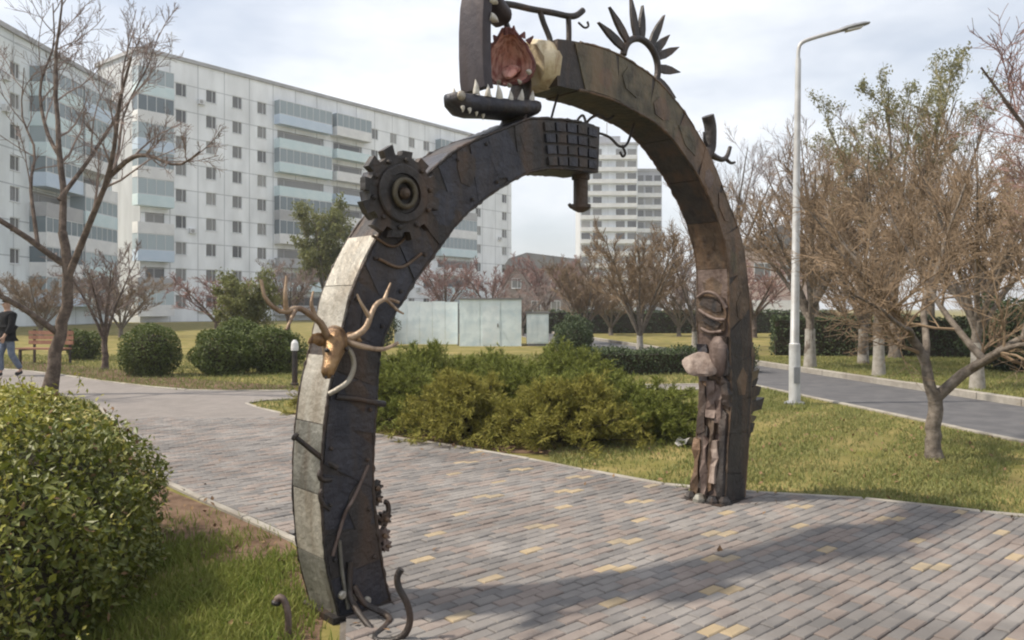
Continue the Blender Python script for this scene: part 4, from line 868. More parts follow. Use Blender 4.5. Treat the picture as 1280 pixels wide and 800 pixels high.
M_cream = steel('cream_paint', (0.50, 0.42, 0.27), (0.58, 0.50, 0.36), (0.32, 0.23, 0.13), 0.0, 0.6, 6.0)
M_mouth = steel('mouth_pink', (0.537, 0.256, 0.211), (0.679, 0.445, 0.386), (0.234, 0.070, 0.059), 0.0, 0.45, 11.0)
M_gum = steel('gum_dark_red', (0.125, 0.035, 0.035), (0.172, 0.058, 0.055), (0.078, 0.023, 0.023), 0.0, 0.5, 7.0)
M_tooth = mat('tooth_white', (0.533, 0.518, 0.482), (0.360, 0.331, 0.288), 22, 0.5)
M_jaw = steel('jaw_plum_steel', (0.031, 0.025, 0.031), (0.050, 0.041, 0.047), (0.042, 0.029, 0.029))
ORG = (float(AL[0]), float(AL[1]), 0.0)
arch = thing('arch_sculpture', 'tall open arch sculpture of welded scrap steel with creatures spanning the path', 'sculpture', ORG)
def S(): return MB(ORG)

L_OUT = [(-.235, -.03), (-.25, .05), (-.32, .33), (-.345, .74), (-.31, 1.14), (-.25, 1.38), (-.21, 1.54), (-.16, 1.71), (0, 2.0), (.22, 2.26), (.45, 2.46), (.64, 2.575), (.93, 2.705), (1.09, 2.775), (1.3, 2.81), (1.545, 2.83), (1.75, 2.825)]
L_IN = [(.085, -.03), (.06, .05), (0, .3), (-.045, .7), (-.025, 1.11), (0, 1.37), (.065, 1.53), (.14, 1.63), (.24, 1.77), (.40, 1.95), (.56, 2.12), (.81, 2.30), (1.08, 2.44), (1.28, 2.49), (1.59, 2.515), (1.735, 2.515)]
R_OUT = [(3.545, -.03), (3.60, .43), (3.645, .83), (3.665, 1.23), (3.64, 1.5), (3.56, 1.98), (3.47, 2.22), (3.27, 2.5), (3.06, 2.78), (2.77, 3.04), (2.51, 3.2), (2.29, 3.29), (1.92, 3.36), (1.55, 3.355), (1.34, 3.33)]
R_IN = [(3.26, -.03), (3.30, .45), (3.35, .85), (3.335, 1.25), (3.32, 1.5), (3.31, 1.93), (3.22, 2.2), (3.08, 2.42), (2.87, 2.64), (2.57, 2.86), (2.35, 2.95), (2.1, 3.0), (1.78, 3.04), (1.34, 3.03)]
H = 0.15
class Arm:
    def __init__(s, out, inn, k=65): s.o = spline(out, k); s.i = spline(inn, k); s.k = k
    def p(s, t, r):   # r 0 at inner edge, 1 at outer edge
        x = min(max(t, 0), 1) * (s.k - 1); a_ = int(min(x, s.k - 2)); f = x - a_
        o = s.o[a_] * (1 - f) + s.o[a_ + 1] * f; i = s.i[a_] * (1 - f) + s.i[a_ + 1] * f
        return i + (o - i) * r
    def body(s, mb):
        vs_, fs_ = [], []
        for q in range(s.k):
            i, o = s.i[q], s.o[q]
            vs_ += [A(i[0], i[1], -H), A(o[0], o[1], -H), A(o[0], o[1], H), A(i[0], i[1], H)]
        for q in range(s.k - 1):
            for j in range(4): fs_.append((q * 4 + j, q * 4 + (j + 1) % 4, q * 4 + 4 + (j + 1) % 4, q * 4 + 4 + j))
        fs_ += [(3, 2, 1, 0), tuple((s.k - 1) * 4 + j for j in range(4))]
        return mb.add(vs_, fs_)
    def plate(s, mb, face, t0, t1, a0, a1, th, skew=0.0, n=6):
        """raised plate between t0..t1 along the arm, a0..a1 across the face"""
        vs_, fs_ = [], []
        for q in range(n + 1):
            row = []
            for a_ in (a0, a1):
                t = t0 + (t1 - t0) * q / n + skew * (a_ - 0.5)
                if face in ('front', 'back'):
                    c = s.p(t, a_); sg = 1 if face == 'front' else -1
                    row += [A(c[0], c[1], sg * (H - 0.004)), A(c[0], c[1], sg * (H + th))]
                else:
                    r = 1.0 if face == 'outer' else 0.0; c = s.p(t, r); d = s.p(t, 1) - s.p(t, 0); d = d / np.linalg.norm(d) * (1 if face == 'outer' else -1)
                    w = -H + 2 * H * a_
                    row += [A(c[0] - d[0] * 0.004, c[1] - d[1] * 0.004, w), A(c[0] + d[0] * th, c[1] + d[1] * th, w)]
            vs_ += row
        for q in range(n):
            b = q * 4; e = b + 4
            fs_ += [(b + 1, b + 3, e + 3, e + 1), (b, b + 1, e + 1, e), (b + 3, b + 2, e + 2, e + 3)]
        fs_ += [(0, 2, 3, 1), (n * 4, n * 4 + 1, n * 4 + 3, n * 4 + 2)]
        return mb.add(vs_, fs_)
LA, RA = Arm(L_OUT, L_IN), Arm(R_OUT, R_IN)
left_arm = auto_smooth(LA.body(S()).build('left_arm', M_st_dark, arch), 50)
right_arm = auto_smooth(RA.body(S()).build('right_arm', M_st_dark, arch), 50)
sr_ = random.Random(4)
def plates(arm, parent, face, cuts, mats, a0=0.03, a1=0.97, th=0.007):
    for i in range(len(cuts) - 1):
        m = mats[i % len(mats)] if not callable(mats) else mats((cuts[i] + cuts[i + 1]) / 2)
        o = arm.plate(S(), face, cuts[i] + 0.0006, cuts[i + 1] - 0.0006, a0, a1, th * sr_.uniform(0.4, 1.3), sr_.uniform(-0.03, 0.03) if face in ('front',) else 0).build('steel_plate', m, parent)
        auto_smooth(o, 30)
plates(LA, left_arm, 'front', [0.012, .075, .13, .2, .262, .33, .375, .45, .52, .575, .64, .70, .755, .80, .86], [M_st_blue, M_st_dark, M_st_blue, M_st_blue])
plates(LA, left_arm, 'outer', [0.012, .09, .17, .255, .34], [M_st_green, M_st_pale])
plates(LA, left_arm, 'outer', [.365, .43, .505], [M_st_pale])
plates(LA, left_arm, 'outer', [.60, .68, .75, .83, .91, .99], [M_st_blue, M_st_dark])
plates(LA, left_arm, 'inner', [0.012, .12, .25, .38, .5, .62, .74, .87, .99], [M_st_dark, M_st_blue])
plates(LA, left_arm, 'back', [0.012, .2, .4, .6, .8, .99], [M_st_blue])
plates(RA, right_arm, 'front', [0.012, .06, .13, .19, .26, .33, .41, .49, .56, .63, .71, .79, .87, .955], lambda t: M_st_dark if t < 0.3 else (M_st_brown if t < 0.7 else M_st_olive))
plates(RA, right_arm, 'inner', [0.012, .05, .09, .135, .18, .235, .29, .36, .44, .53, .62, .72, .83, .955], lambda t: M_st_pink if t < 0.12 or 0.3 < t < 0.45 else (M_st_brown if t < 0.5 else M_st_dark))
plates(RA, right_arm, 'outer', [0.012, .1, .2, .3, .42, .55, .68, .82, .955], [M_st_brown, M_st_dark])
plates(RA, right_arm, 'back', [0.012, .2, .4, .6, .8, .955], [M_st_brown])
# lumpy weld beads along the arm edges
for arm, par, m in ((LA, left_arm, M_st_dark), (RA, right_arm, M_st_brown)):
    for r_ in (0.0, 1.0):
        for sg in (1, -1):
            pts = []; rad = []
            for q in range(150):
                c = arm.p(0.01 + 0.945 * q / 149, r_); pts.append(A(c[0] + sr_.uniform(-.003, .003), c[1] + sr_.uniform(-.003, .003), sg * H)); rad.append(.007 + sr_.uniform(0, .004) + (.006 if sr_.random() < .05 else 0))
            auto_smooth(S().tube(pts, rad, 6).build('weld_seam', m, par), 80)
# welded patches of odd shapes
def patch(arm, parent, face, t, a_, lt, la, th, m, seed):
    g = random.Random(seed); n = g.randint(5, 7); vs_ = []
    for lay in (-0.004, th):
        for j in range(n):
            an = 2 * math.pi * j / n + g.uniform(-.2, .2) if lay < 0 else vs_an[j]
            if lay < 0:
                vs_an = vs_an + [an] if j else [an]; rr_ = rr_ + [g.uniform(.7, 1.15)] if j else [g.uniform(.7, 1.15)]
            tt = t + lt * math.cos(an) * rr_[j]; aa = min(max(a_ + la * math.sin(an) * rr_[j], .01), .99)
            if face == 'front': c = arm.p(tt, aa); vs_.append(A(c[0], c[1], H + lay + .004))
            else:
                r = 1.0 if face == 'outer' else 0.0; c = arm.p(tt, r); d = arm.p(tt, 1) - arm.p(tt, 0); d = d / np.linalg.norm(d) * (1 if r else -1); vs_.append(A(c[0] + d[0] * (lay + .004), c[1] + d[1] * (lay + .004), -H + 2 * H * aa))
    fs_ = [tuple(range(n)), tuple(range(n, 2 * n))] + [(i, (i + 1) % n, n + (i + 1) % n, n + i) for i in range(n)]
    S().add(vs_, fs_).build('patch_plate', m, parent)
for i, (t, a_, lt, la, m) in enumerate([(.05, .6, .03, .3, M_st_blue), (.16, .3, .03, .28, M_st_dark), (.24, .7, .025, .25, M_st_blue), (.31, .45, .02, .3, M_st_dark), (.41, .4, .03, .35, M_st_blue), (.62, .4, .03, .35, M_st_blue), (.69, .65, .025, .3, M_st_dark), (.77, .4, .03, .4, M_st_blue), (.83, .55, .02, .3, M_st_dark)]):
    patch(LA, left_arm, 'front', t, a_, lt, la, .005, m, 100 + i)
for i, (t, a_, lt, la, m) in enumerate([(.10, .5, .03, .3, M_st_dark), (.22, .5, .03, .3, M_st_brown), (.35, .6, .03, .3, M_st_brown), (.44, .35, .025, .3, M_st_olive), (.53, .6, .03, .3, M_st_brown), (.60, .4, .02, .3, M_st_pink), (.68, .55, .03, .35, M_st_olive), (.76, .4, .025, .3, M_st_brown), (.84, .6, .03, .3, M_st_olive), (.90, .4, .02, .3, M_st_brown)]):
    patch(RA, right_arm, 'front', t, a_, lt, la, .005, m, 200 + i)
for i, (t, a_, lt, la, m) in enumerate([(.34, .5, .03, .35, M_st_pink), (.40, .5, .025, .35, M_st_brown), (.5, .5, .03, .3, M_st_brown), (.27, .4, .02, .4, M_st_pink)]):
    patch(RA, right_arm, 'inner', t, a_, lt, la, .005, m, 300 + i)
# riveted tread blocks on the end of the left arm
for i in range(5):
    for j in range(4):
        t0 = 0.868 + i * 0.0255
        LA.plate(S(), 'front', t0, t0 + 0.021, 0.06 + j * 0.23, 0.06 + j * 0.23 + 0.17, 0.016, 0, 2).build('tread_block', M_st_blue if (i + j) % 3 else M_st_dark, left_arm)
# weld beads and curved rods on the lower left leg
def rod(name, pts, r, m, parent, n=8, k=None, taper=None):
    P = spline(pts, k or max(8, len(pts) * 5)); R = [r] * len(P) if taper is None else list(np.linspace(r, taper, len(P)))
    o = S().tube([tuple(p) for p in P], R, n).build(name, m, parent); return auto_smooth(o, 50)
rod('weld_bead', [A(-.29, .35, H + .012), A(-.22, .55, H + .014), A(-.17, .62, H + .014), A(-.08, .78, H + .012)], 0.009, M_st_pink, left_arm)
rod('weld_bead', [A(-.20, .06, H + .012), A(-.235, .25, H + .014), A(-.25, .42, H + .012)], 0.010, M_st_green, left_arm)
rod('weld_bead', [A(-.02, 1.86, H + .014), A(.12, 1.82, H + .016), A(.26, 1.9, H + .012)], 0.009, M_st_brown, left_arm)
rod('weld_bead', [A(-.06, 1.98, H + .014), A(.08, 1.93, H + .016), A(.2, 2.03, H + .012)], 0.008, M_st_brown, left_arm)
rod('band', [A(-.27, 1.15, H + .01), A(-.15, 1.13, H + .022), A(.02, 1.09, H + .012)], 0.016, M_st_dark, left_arm)

# spikes and hooks on the outer side of the left leg
rod('spike', [A(-.262, .79, .16), A(-.33, .84, .14), A(-.46, .96, .10)], 0.016, M_st_dark, arch, taper=0.012)
o_ = S().lathe(A(-.462, .962, .10), A(-.47, .97, .09) - A(-.46, .96, .10), [(-.012, .012), (-.006, .022), (.008, .022), (.014, .01)], 10).build('spike_knob', M_st_dark, arch)
rod('hook', [A(-.29, .735, .15), A(-.34, .74, .15), A(-.355, .765, .15), A(-.345, .785, .15)], 0.015, M_st_dark, arch)
rod('hook', [A(-.30, .585, .15), A(-.34, .62, .15), A(-.352, .665, .15), A(-.34, .69, .15)], 0.013, M_st_dark, arch)
# sprocket chain on the inner edge of the left leg
for i, (s_, z_, r_) in enumerate([(-.012, .645, .034), (-.004, .585, .028), (.045, .47, .032), (.035, .385, .034), (.055, .325, .026)]):
    g = S(); nt_ = 7; pts = []
    for j in range(nt_ * 4):
        rr = r_ * (1.28 if j % 4 in (0, 1) else 0.86); an = 2 * math.pi * j / (nt_ * 4) + i; pts.append(A(s_ + rr * math.cos(an), z_ + rr * math.sin(an), .10))
    o = g.prism(pts, DW * 0.035).build('sprocket', [M_st_dark, M_st_dark, M_st_dark, M_st_pink, M_st_pink][i], arch)
    S().lathe(A(s_, z_, .132), DW, [(0, r_ * .42), (.02, r_ * .42), (.028, r_ * .2)], 10).build('hub', M_st_brown, o)
rod('hook', [A(-.02, .50, .12), A(.03, .47, .12), A(.07, .49, .12), A(.068, .545, .12), A(.05, .56, .12)], 0.014, M_st_dark, arch)
# curled rods on the ground before the left foot
rod('curled_rod', [A(-.17, .17, .165), A(-.14, .09, .22), A(-.08, .035, .36)] + [Vector(p) for p in [(-.66, 3.84, .016), (-.58, 3.81, .014), (-.51, 3.80, .05), (-.484, 3.80, .12), (-.50, 3.80, .2), (-.537, 3.80, .27), (-.545, 3.80, .325), (-.525, 3.80, .36)]], 0.017, M_st_dark, arch, k=46)
rod('curled_rod', [A(-.19, .30, .165), A(-.20, .14, .18), A(-.20, .07, .26), A(-.20, .015, .40)], 0.016, M_st_dark, arch)
for s_, z_ in ((-.17, .11), (-.235, .14), (-.09, .075)):
    S().lathe(A(s_, z_, .158), DW, [(0, .022), (.014, .022), (.022, .014)], 10).build('bolt', M_st_pale, arch)

# big spiked gear on the left shoulder
def gear(c_s, c_z, w0, r, teeth, th, m, name, hub_m):
    pts = []
    gr = random.Random(9)
    for j in range(teeth):
        a0 = 2 * math.pi * j / teeth; da = 2 * math.pi / teeth; rt = r * gr.uniform(1.10, 1.22)
        for f, rr in ((0.0, r * .93), (0.24, r * .95), (0.27, rt), (0.80, rt * gr.uniform(.94, 1)), (0.84, r * .95)):
            an = a0 + da * f + 0.1; pts.append(A(c_s + rr * math.cos(an), c_z + rr * math.sin(an), w0))
    root = S().prism(pts, DW * th).build(name, m, arch)
    S().lathe(A(c_s, c_z, w0 + th), DW, [(0, r * .72), (.012, r * .72), (.018, r * .68), (.018, r * .5), (.004, r * .48)], 40).build('rim_ring', M_st_dark, root)
    nr = S(); P = [A(c_s + r * .30 * math.cos(2 * math.pi * i / 40), c_z + r * .33 * math.sin(2 * math.pi * i / 40), w0 + th + .022) for i in range(41)]
    auto_smooth(nr.tube(P, 0.016, 8).build('eye_ring', hub_m, root), 60)
    S().lathe(A(c_s, c_z, w0 + th + .004), DW, [(0, r * .16), (.02, r * .15), (.04, r * .09), (.044, r * .02)], 20).build('hub', M_st_brown, root)
    for j in range(10):
        an = 2 * math.pi * j / 10 + .2; S().lathe(A(c_s + r * .84 * math.cos(an), c_z + r * .84 * math.sin(an), w0 + th), DW, [(0, .014), (.012, .014), (.018, .008)], 8).build('bolt', M_st_dark, root)
    return root
gear(0.085, 2.205, 0.185, 0.215, 12, 0.05, M_st_dark, 'gear_wheel', M_st_olive)
gear(0.085, 2.205, 0.10, 0.165, 11, 0.084, M_st_blue, 'gear_wheel', M_st_olive)
S().lathe(A(.085, 2.205, -.02), DW, [(0, .07), (.13, .07)], 16).build('gear_shaft', M_st_dark, arch)

# deer head with antlers on the front edge of the left leg
hd = S(); P = spline([A(-.27, 1.46, .13), A(-.30, 1.43, .20), A(-.345, 1.37, .26), A(-.385, 1.30, .29), A(-.40, 1.262, .295)], 14)
auto_smooth(hd.tube([tuple(p) for p in P], [.055, .066, .073, .076, .076, .072, .066, .059, .053, .047, .043, .041, .036, .018], 16, flat=0.85, flatdir=DS).build('deer_head', M_copper, arch), 70)
deer = [c for c in arch.children if c.name.startswith('deer_head')][0]
for sg in (-1, 1):
    e = spline([A(-.305 + sg * .05, 1.435, .215), A(-.31 + sg * .11, 1.45, .22), A(-.31 + sg * .15, 1.43, .225)], 7)
    auto_smooth(S().tube([tuple(p) for p in e], [.018, .03, .034, .03, .024, .014, .004], 8, flat=0.45, flatdir=DW).build('ear', M_copper, deer), 70)
    auto_smooth(S().lathe(A(-.335 + sg * .055, 1.395, .285), A(sg * .6, .1, 1) - A(0, 0, 0), [(-.01, .004), (-.004, .012), (.004, .012), (.01, .003)], 10).build('eye', M_st_dark, deer), 70)
    auto_smooth(S().lathe(A(-.40 + sg * .018, 1.268, .325), DW, [(-.006, .004), (0, .009), (.006, .002)], 8).build('nostril', M_st_dark, deer), 70)
def antler(name, paths):
    o = S()
    for pts, r0_, r1_ in paths:
        P = spline(pts, 16); o.tube([tuple(p) for p in P], list(np.linspace(r0_, r1_, 16)), 8)
    auto_smooth(o.build(name, M_antler, deer), 60)
antler('antler', [([A(-.345, 1.44, .22), A(-.40, 1.52, .25), A(-.46, 1.56, .27), A(-.54, 1.60, .28), A(-.62, 1.58, .28), A(-.69, 1.64, .26), A(-.705, 1.73, .24)], .020, .008),
                  ([A(-.44, 1.55, .265), A(-.465, 1.62, .27), A(-.45, 1.68, .26)], .014, .005), ([A(-.60, 1.585, .28), A(-.61, 1.66, .29), A(-.60, 1.75, .28)], .014, .005), ([A(-.55, 1.60, .28), A(-.60, 1.54, .32), A(-.63, 1.50, .34)], .013, .005)])
antler('antler', [([A(-.275, 1.44, .22), A(-.22, 1.46, .26), A(-.17, 1.50, .28), A(-.14, 1.56, .28), A(-.10, 1.62, .27), A(-.03, 1.645, .26), A(.05, 1.63, .25)], .020, .008),
                  ([A(-.27, 1.44, .23), A(-.20, 1.41, .28), A(-.10, 1.39, .30), A(-.03, 1.40, .29), A(.03, 1.42, .27)], .018, .008), ([A(-.145, 1.55, .28), A(-.20, 1.62, .29), A(-.22, 1.67, .28)], .013, .005),
                  ([A(-.05, 1.64, .265), A(-.02, 1.70, .26), A(.0, 1.73, .25)], .012, .005), ([A(-.03, 1.642, .26), A(.02, 1.59, .28), A(.06, 1.57, .28)], .011, .005)])
rod('hoop', [A(-.255, 1.42, .20), A(-.215, 1.37, .22), A(-.205, 1.30, .225), A(-.235, 1.23, .22), A(-.29, 1.19, .20), A(-.32, 1.17, .18)], 0.013, M_st_pale, arch)

# hanging cylinder under the end of the left arm
auto_smooth(S().lathe(A(1.70, 2.51, 0.02), -UZ, [(0, .062), (.03, .062), (.032, .05), (.2, .05), (.202, .07), (.225, .07), (.24, .05), (.255, .02)], 24).build('hanging_cylinder', M_st_dark, arch), 40)
rod('hanging_claw', [A(1.66, 2.29, .03), A(1.60, 2.28, .03), A(1.575, 2.30, .03)], 0.012, M_st_dark, arch)
# small scroll work between the arms
rod('thin_stay', [A(1.42, 2.815, 0), A(1.46, 2.93, 0), A(1.50, 3.03, 0)], 0.008, M_st_dark, arch)
rod('scroll', [A(1.66, 2.83, 0), A(1.70, 2.90, 0), A(1.745, 2.93, 0), A(1.77, 2.89, 0), A(1.74, 2.87, 0)], 0.009, M_st_dark, arch)
rod('scroll', [A(1.74, 2.83, 0), A(1.82, 2.92, 0), A(1.92, 2.96, 0), A(2.0, 2.94, 0), A(2.07, 2.98, 0)], 0.010, M_st_dark, arch)
rod('scroll', [A(1.75, 2.80, 0), A(1.88, 2.83, 0), A(2.02, 2.82, 0), A(2.13, 2.77, 0), A(2.22, 2.80, 0), A(2.30, 2.96, 0)], 0.010, M_st_dark, arch)
rod('scroll', [A(2.16, 2.78, .0), A(2.20, 2.73, .0), A(2.17, 2.70, .0), A(2.14, 2.73, .0)], 0.009, M_st_dark, arch)

# ------- open mouthed creature at the end of the right arm
neck = S(); auto_smooth(neck.tube([tuple(p) for p in [A(1.36, 3.185, 0), A(1.31, 3.185, 0), A(1.27, 3.18, 0), A(1.23, 3.17, 0)]], [.178, .182, .175, .15], 9, flat=0.95).build('neck_collar', M_cream, arch), 50)
creature = S()
# lower jaw: a boat shape lying on the left arm
def loft(mb, rings, cap=True):
    n = len(rings[0]); vs_ = [p for r in rings for p in r]; fs_ = []
    for i in range(len(rings) - 1):
        for j in range(n): fs_.append((i * n + j, i * n + (j + 1) % n, (i + 1) * n + (j + 1) % n, (i + 1) * n + j))
    if cap: fs_ += [tuple(range(n - 1, -1, -1)), tuple((len(rings) - 1) * n + j for j in range(n))]
    return mb.add(vs_, fs_)
def ring(s_, z_, rw, rz_, n=14, e=0.7, tilt=0.0):
    return [A(s_ + tilt * rz_ * math.copysign(abs(math.sin(2 * math.pi * j / n)) ** e, math.sin(2 * math.pi * j / n)), z_ + rz_ * math.copysign(abs(math.sin(2 * math.pi * j / n)) ** e, math.sin(2 * math.pi * j / n)), rw * math.copysign(abs(math.cos(2 * math.pi * j / n)) ** e, math.cos(2 * math.pi * j / n))) for j in range(n)]
loft(creature, [ring(.56, 2.845, .03, .02), ring(.60, 2.835, .08, .045), ring(.67, 2.82, .115, .062), ring(.76, 2.82, .13, .062), ring(.90, 2.835, .14, .055), ring(1.05, 2.85, .15, .055), ring(1.16, 2.865, .15, .06), ring(1.22, 2.88, .13, .05)])
head = auto_smooth(creature.build('creature_head', M_st_blue, arch), 55)
# jaw pedestal
loft(S(), [ring(1.04, 2.70, .12, .03), ring(1.10, 2.80, .12, .04), ring(1.14, 2.90, .11, .05), ring(1.16, 3.02, .10, .05)]).build('jaw_bracket', M_st_dark, head)
# upper jaw: broad curved plate standing upright
uj = S()
loft(uj, [[A(c + .02 - .024, z, w) for w in (-.125, -.05, .04, .10)] + [A(c + .02 + .024 + (.02 if abs(w) > .08 else 0), z, w) for w in (.10, .04, -.05, -.125)] for c, z in [(.775, 2.93), (.762, 3.0), (.755, 3.15), (.755, 3.3), (.765, 3.45), (.79, 3.58), (.83, 3.68), (.88, 3.73)]])
auto_smooth(uj.build('upper_jaw', M_jaw, head), 40)
auto_smooth(loft(S(), [ring(.80, 3.56, .13, .05), ring(.86, 3.50, .12, .06), ring(.93, 3.46, .10, .06), ring(1.0, 3.42, .09, .05)]).build('snout', M_jaw, head), 60)
# palate and throat
MAX = (Vector(-DS) * .80 + Vector(DW) * .56 - UZ * .18).normalized(); MC = A(1.06, 3.16, .02)
mu = (UZ - MAX * UZ.dot(MAX)).normalized(); mv = MAX.cross(mu)
def bowl(prof, n=26, seed=2, cap=True):
    g = random.Random(seed); vs_, fs_ = [], []; jit = [1 + .10 * math.sin(2 * math.pi * q / n * 3 + 1) + g.uniform(-.08, .08) for q in range(n)]
    for d, r in prof:
        for j_ in range(n):
            a_ = 2 * math.pi * j_ / n; vs_.append(MC + MAX * d + (mu * math.cos(a_) * 1.0 + mv * math.sin(a_) * .92) * r * (jit[j_] if r > .08 else 1))
    k = len(prof)
    for i_ in range(k - 1):
        for j_ in range(n): fs_.append((i_ * n + j_, i_ * n + (j_ + 1) % n, (i_ + 1) * n + (j_ + 1) % n, (i_ + 1) * n + j_))
    return S().add(vs_, fs_ + ([tuple((k - 1) * n + j_ for j_ in range(n))] if cap else []))
auto_smooth(bowl([(-.16, .07), (-.10, .13), (-.02, .16), (.05, .172), (.06, .165), (.055, .148)], cap=False).build('mouth_rim', M_gum, head), 60)
auto_smooth(bowl([(.054, .149), (.02, .13), (-.03, .105), (-.06, .06), (-.07, .01)]).build('throat', M_mouth, head), 60)
auto_smooth(S().tube([MC - MAX * .05 - mu * .05, MC - mu * .055 + MAX * .02, MC - mu * .085 + MAX * .085, MC - mu * .115 + MAX * .12], [.05, .058, .048, .02], 12, flat=.5, flatdir=mu).build('tongue', M_mouth, head), 70)
for i in range(6):   # ragged points round the upper rim
    a_ = math.radians(-55 + i * 21 + sr_.uniform(-7, 7)); d_ = mu * math.cos(a_) + mv * math.sin(a_) * .92
    S().tube([MC + MAX * .045 + d_ * .16, MC + MAX * (.05 + .02 * sr_.random()) + d_ * (.185 + .035 * sr_.random())], [.024, .005], 6).build('crest_point', M_gum, head)
for i in range(5):    # small uneven teeth round the lower rim
    a_ = math.radians(115 + i * 31 + sr_.uniform(-5, 5)); d_ = mu * math.cos(a_) + mv * math.sin(a_) * .92
    S().tube([MC + MAX * .055 + d_ * .155, MC + MAX * .10 + d_ * (.13 + .02 * sr_.random())], [.014 + .006 * sr_.random(), .003], 6).build('rim_tooth', M_tooth, head)
def tooth(s_, z_, w, dz, r=0.02, ds=0.0): auto_smooth(S().tube([tuple(p) for p in spline([A(s_, z_, w), A(s_ + ds * .5, z_ + dz * .55, w + .005), A(s_ + ds, z_ + dz, w)], 6)], [r, r * .98, r * .85, r * .62, r * .36, .002], 8).build('tooth', M_tooth, head), 70)
for i in range(6): tooth(.70 + i * .09, 2.87 + .014 * max(0, i - 3), .10 + .01 * sr_.random(), .055 + .035 * sr_.random(), .017 + .006 * sr_.random(), sr_.uniform(-.02, .02))
for i in range(5): tooth(.70 + i * .10, 2.875, -.11, .06 + .03 * sr_.random(), .02)
for z_ in (3.36, 3.47, 3.60): tooth(.815 + max(0, z_ - 3.5) * .3, z_, .09, -.015, .03, .075)
for z_ in (3.40, 3.50): tooth(.80, z_, -.10, -.02, .024, .08)
for i in range(4): tooth(.60 + i * .06, 2.78, .10 - .01 * i, -.03 - .02 * sr_.random(), .012)
auto_smooth(S().lathe(A(.60, 2.845, .085), DW, [(-.02, .01), (0, .03), (.014, .026), (.022, .004)], 12).build('nostril', M_st_pale, head), 60)
# long bar with posts over the creature's head
rod('crest_bar', [A(.86, 3.47, 0), A(1.05, 3.52, 0), A(1.25, 3.54, 0), A(1.45, 3.565, 0), A(1.60, 3.58, 0), A(1.68, 3.605, 0), A(1.745, 3.655, 0)], 0.022, M_st_dark, arch, k=30)
for p in ([A(1.0, 3.50, 0), A(1.02, 3.42, 0), A(1.06, 3.30, .02)], [A(1.33, 3.545, 0), A(1.355, 3.47, .01), A(1.39, 3.375, .03), A(1.385, 3.34, .03)], [A(1.60, 3.575, 0), A(1.605, 3.46, .0), A(1.60, 3.345, .0)]):
    rod('crest_post', p, 0.019, M_st_dark, arch)
rod('crest_scroll', [A(1.70, 3.56, 0), A(1.76, 3.54, 0), A(1.80, 3.56, 0), A(1.79, 3.59, 0)], 0.008, M_st_dark, arch)

# half sun of spikes on the right arm
cs, cz = 2.38, 3.415
arc = [A(cs + .205 * math.cos(a_), cz + .185 * math.sin(a_), 0) for a_ in np.linspace(math.radians(-35), math.radians(172), 22)]
sun_crown = auto_smooth(S().tube(arc, .026, 8).build('sun_crown', M_st_dark, arch), 60)
for an, ln in [(157, .33), (136, .31), (104, .31), (88, .27), (58, .34), (42, .27), (27, .33), (4, .29), (-24, .27)]:
    a_ = math.radians(an); c, s2 = math.cos(a_), math.sin(a_); q = Vector((0, 0, 0))
    base = (cs + .19 * c, cz + .17 * s2); tip = (cs + (.19 + ln) * c, cz + (.17 + ln) * s2); pr = (-s2, c)
    prof = [(0, .022), (.35, .034), (.62, .028), (1.0, .002)]
    left_ = [A(base[0] + (tip[0] - base[0]) * f + pr[0] * wv, base[1] + (tip[1] - base[1]) * f + pr[1] * wv, -.012) for f, wv in prof]
    rig_ = [A(base[0] + (tip[0] - base[0]) * f - pr[0] * wv, base[1] + (tip[1] - base[1]) * f - pr[1] * wv, -.012) for f, wv in prof][::-1]
    S().prism(left_ + rig_, DW * .024).build('spike', M_st_dark, sun_crown)
# cactus-like figure on the outer side of the right arm
cact = rod('cactus_figure', [A(3.07, 2.72, 0), A(3.18, 2.81, 0), A(3.27, 2.90, 0), A(3.285, 2.99, 0), A(3.28, 3.09, 0), A(3.245, 3.17, 0)], 0.045, M_st_dark, arch, taper=0.052)
rod('arm', [A(3.25, 2.87, 0), A(3.36, 2.845, 0), A(3.46, 2.84, 0), A(3.53, 2.88, 0), A(3.575, 2.96, 0)], 0.030, M_st_dark, cact, taper=0.016)
rod('arm', [A(3.50, 2.855, 0), A(3.55, 2.82, .02), A(3.60, 2.83, .03)], 0.018, M_st_dark, cact, taper=0.01)
rod('arm', [A(3.25, 2.90, 0), A(3.20, 2.97, 0), A(3.19, 3.03, 0)], 0.018, M_st_dark, cact, taper=0.008)

# mask, shell-like disc, ribs and jagged flange on the right leg (inner face looks towards the visitor)
def face_pt(z, w, outd): c = RA.p(zt(z), 0); return A(c[0] - outd, c[1], w)
def zt(z):
    lo, hi = 0.0, 0.6
    for _ in range(30):
        m_ = (lo + hi) / 2
        if RA.p(m_, 0)[1] < z: lo = m_
        else: hi = m_
    return lo
def face_ring(zc, wc, rw, rz_, outd, n=22, ph=0.0): return [face_pt(zc + rz_ * math.sin(2 * math.pi * j / n + ph) + .25 * rz_ * math.cos(2 * math.pi * j / n), wc + rw * math.cos(2 * math.pi * j / n + ph), outd) for j in range(n + 1)]
mk = S(); base_ = [(1.40, -.11), (1.36, .02), (1.42, .12), (1.55, .14), (1.68, .12), (1.74, .0), (1.69, -.12), (1.56, -.15)]
mk.add([face_pt(z, w, -.004) for z, w in base_] + [face_pt(z, w, .022) for z, w in base_], [tuple(range(8)), tuple(range(8, 16))] + [(i, (i + 1) % 8, 8 + (i + 1) % 8, 8 + i) for i in range(8)])
mask = mk.build('mask', M_st_brown, arch)
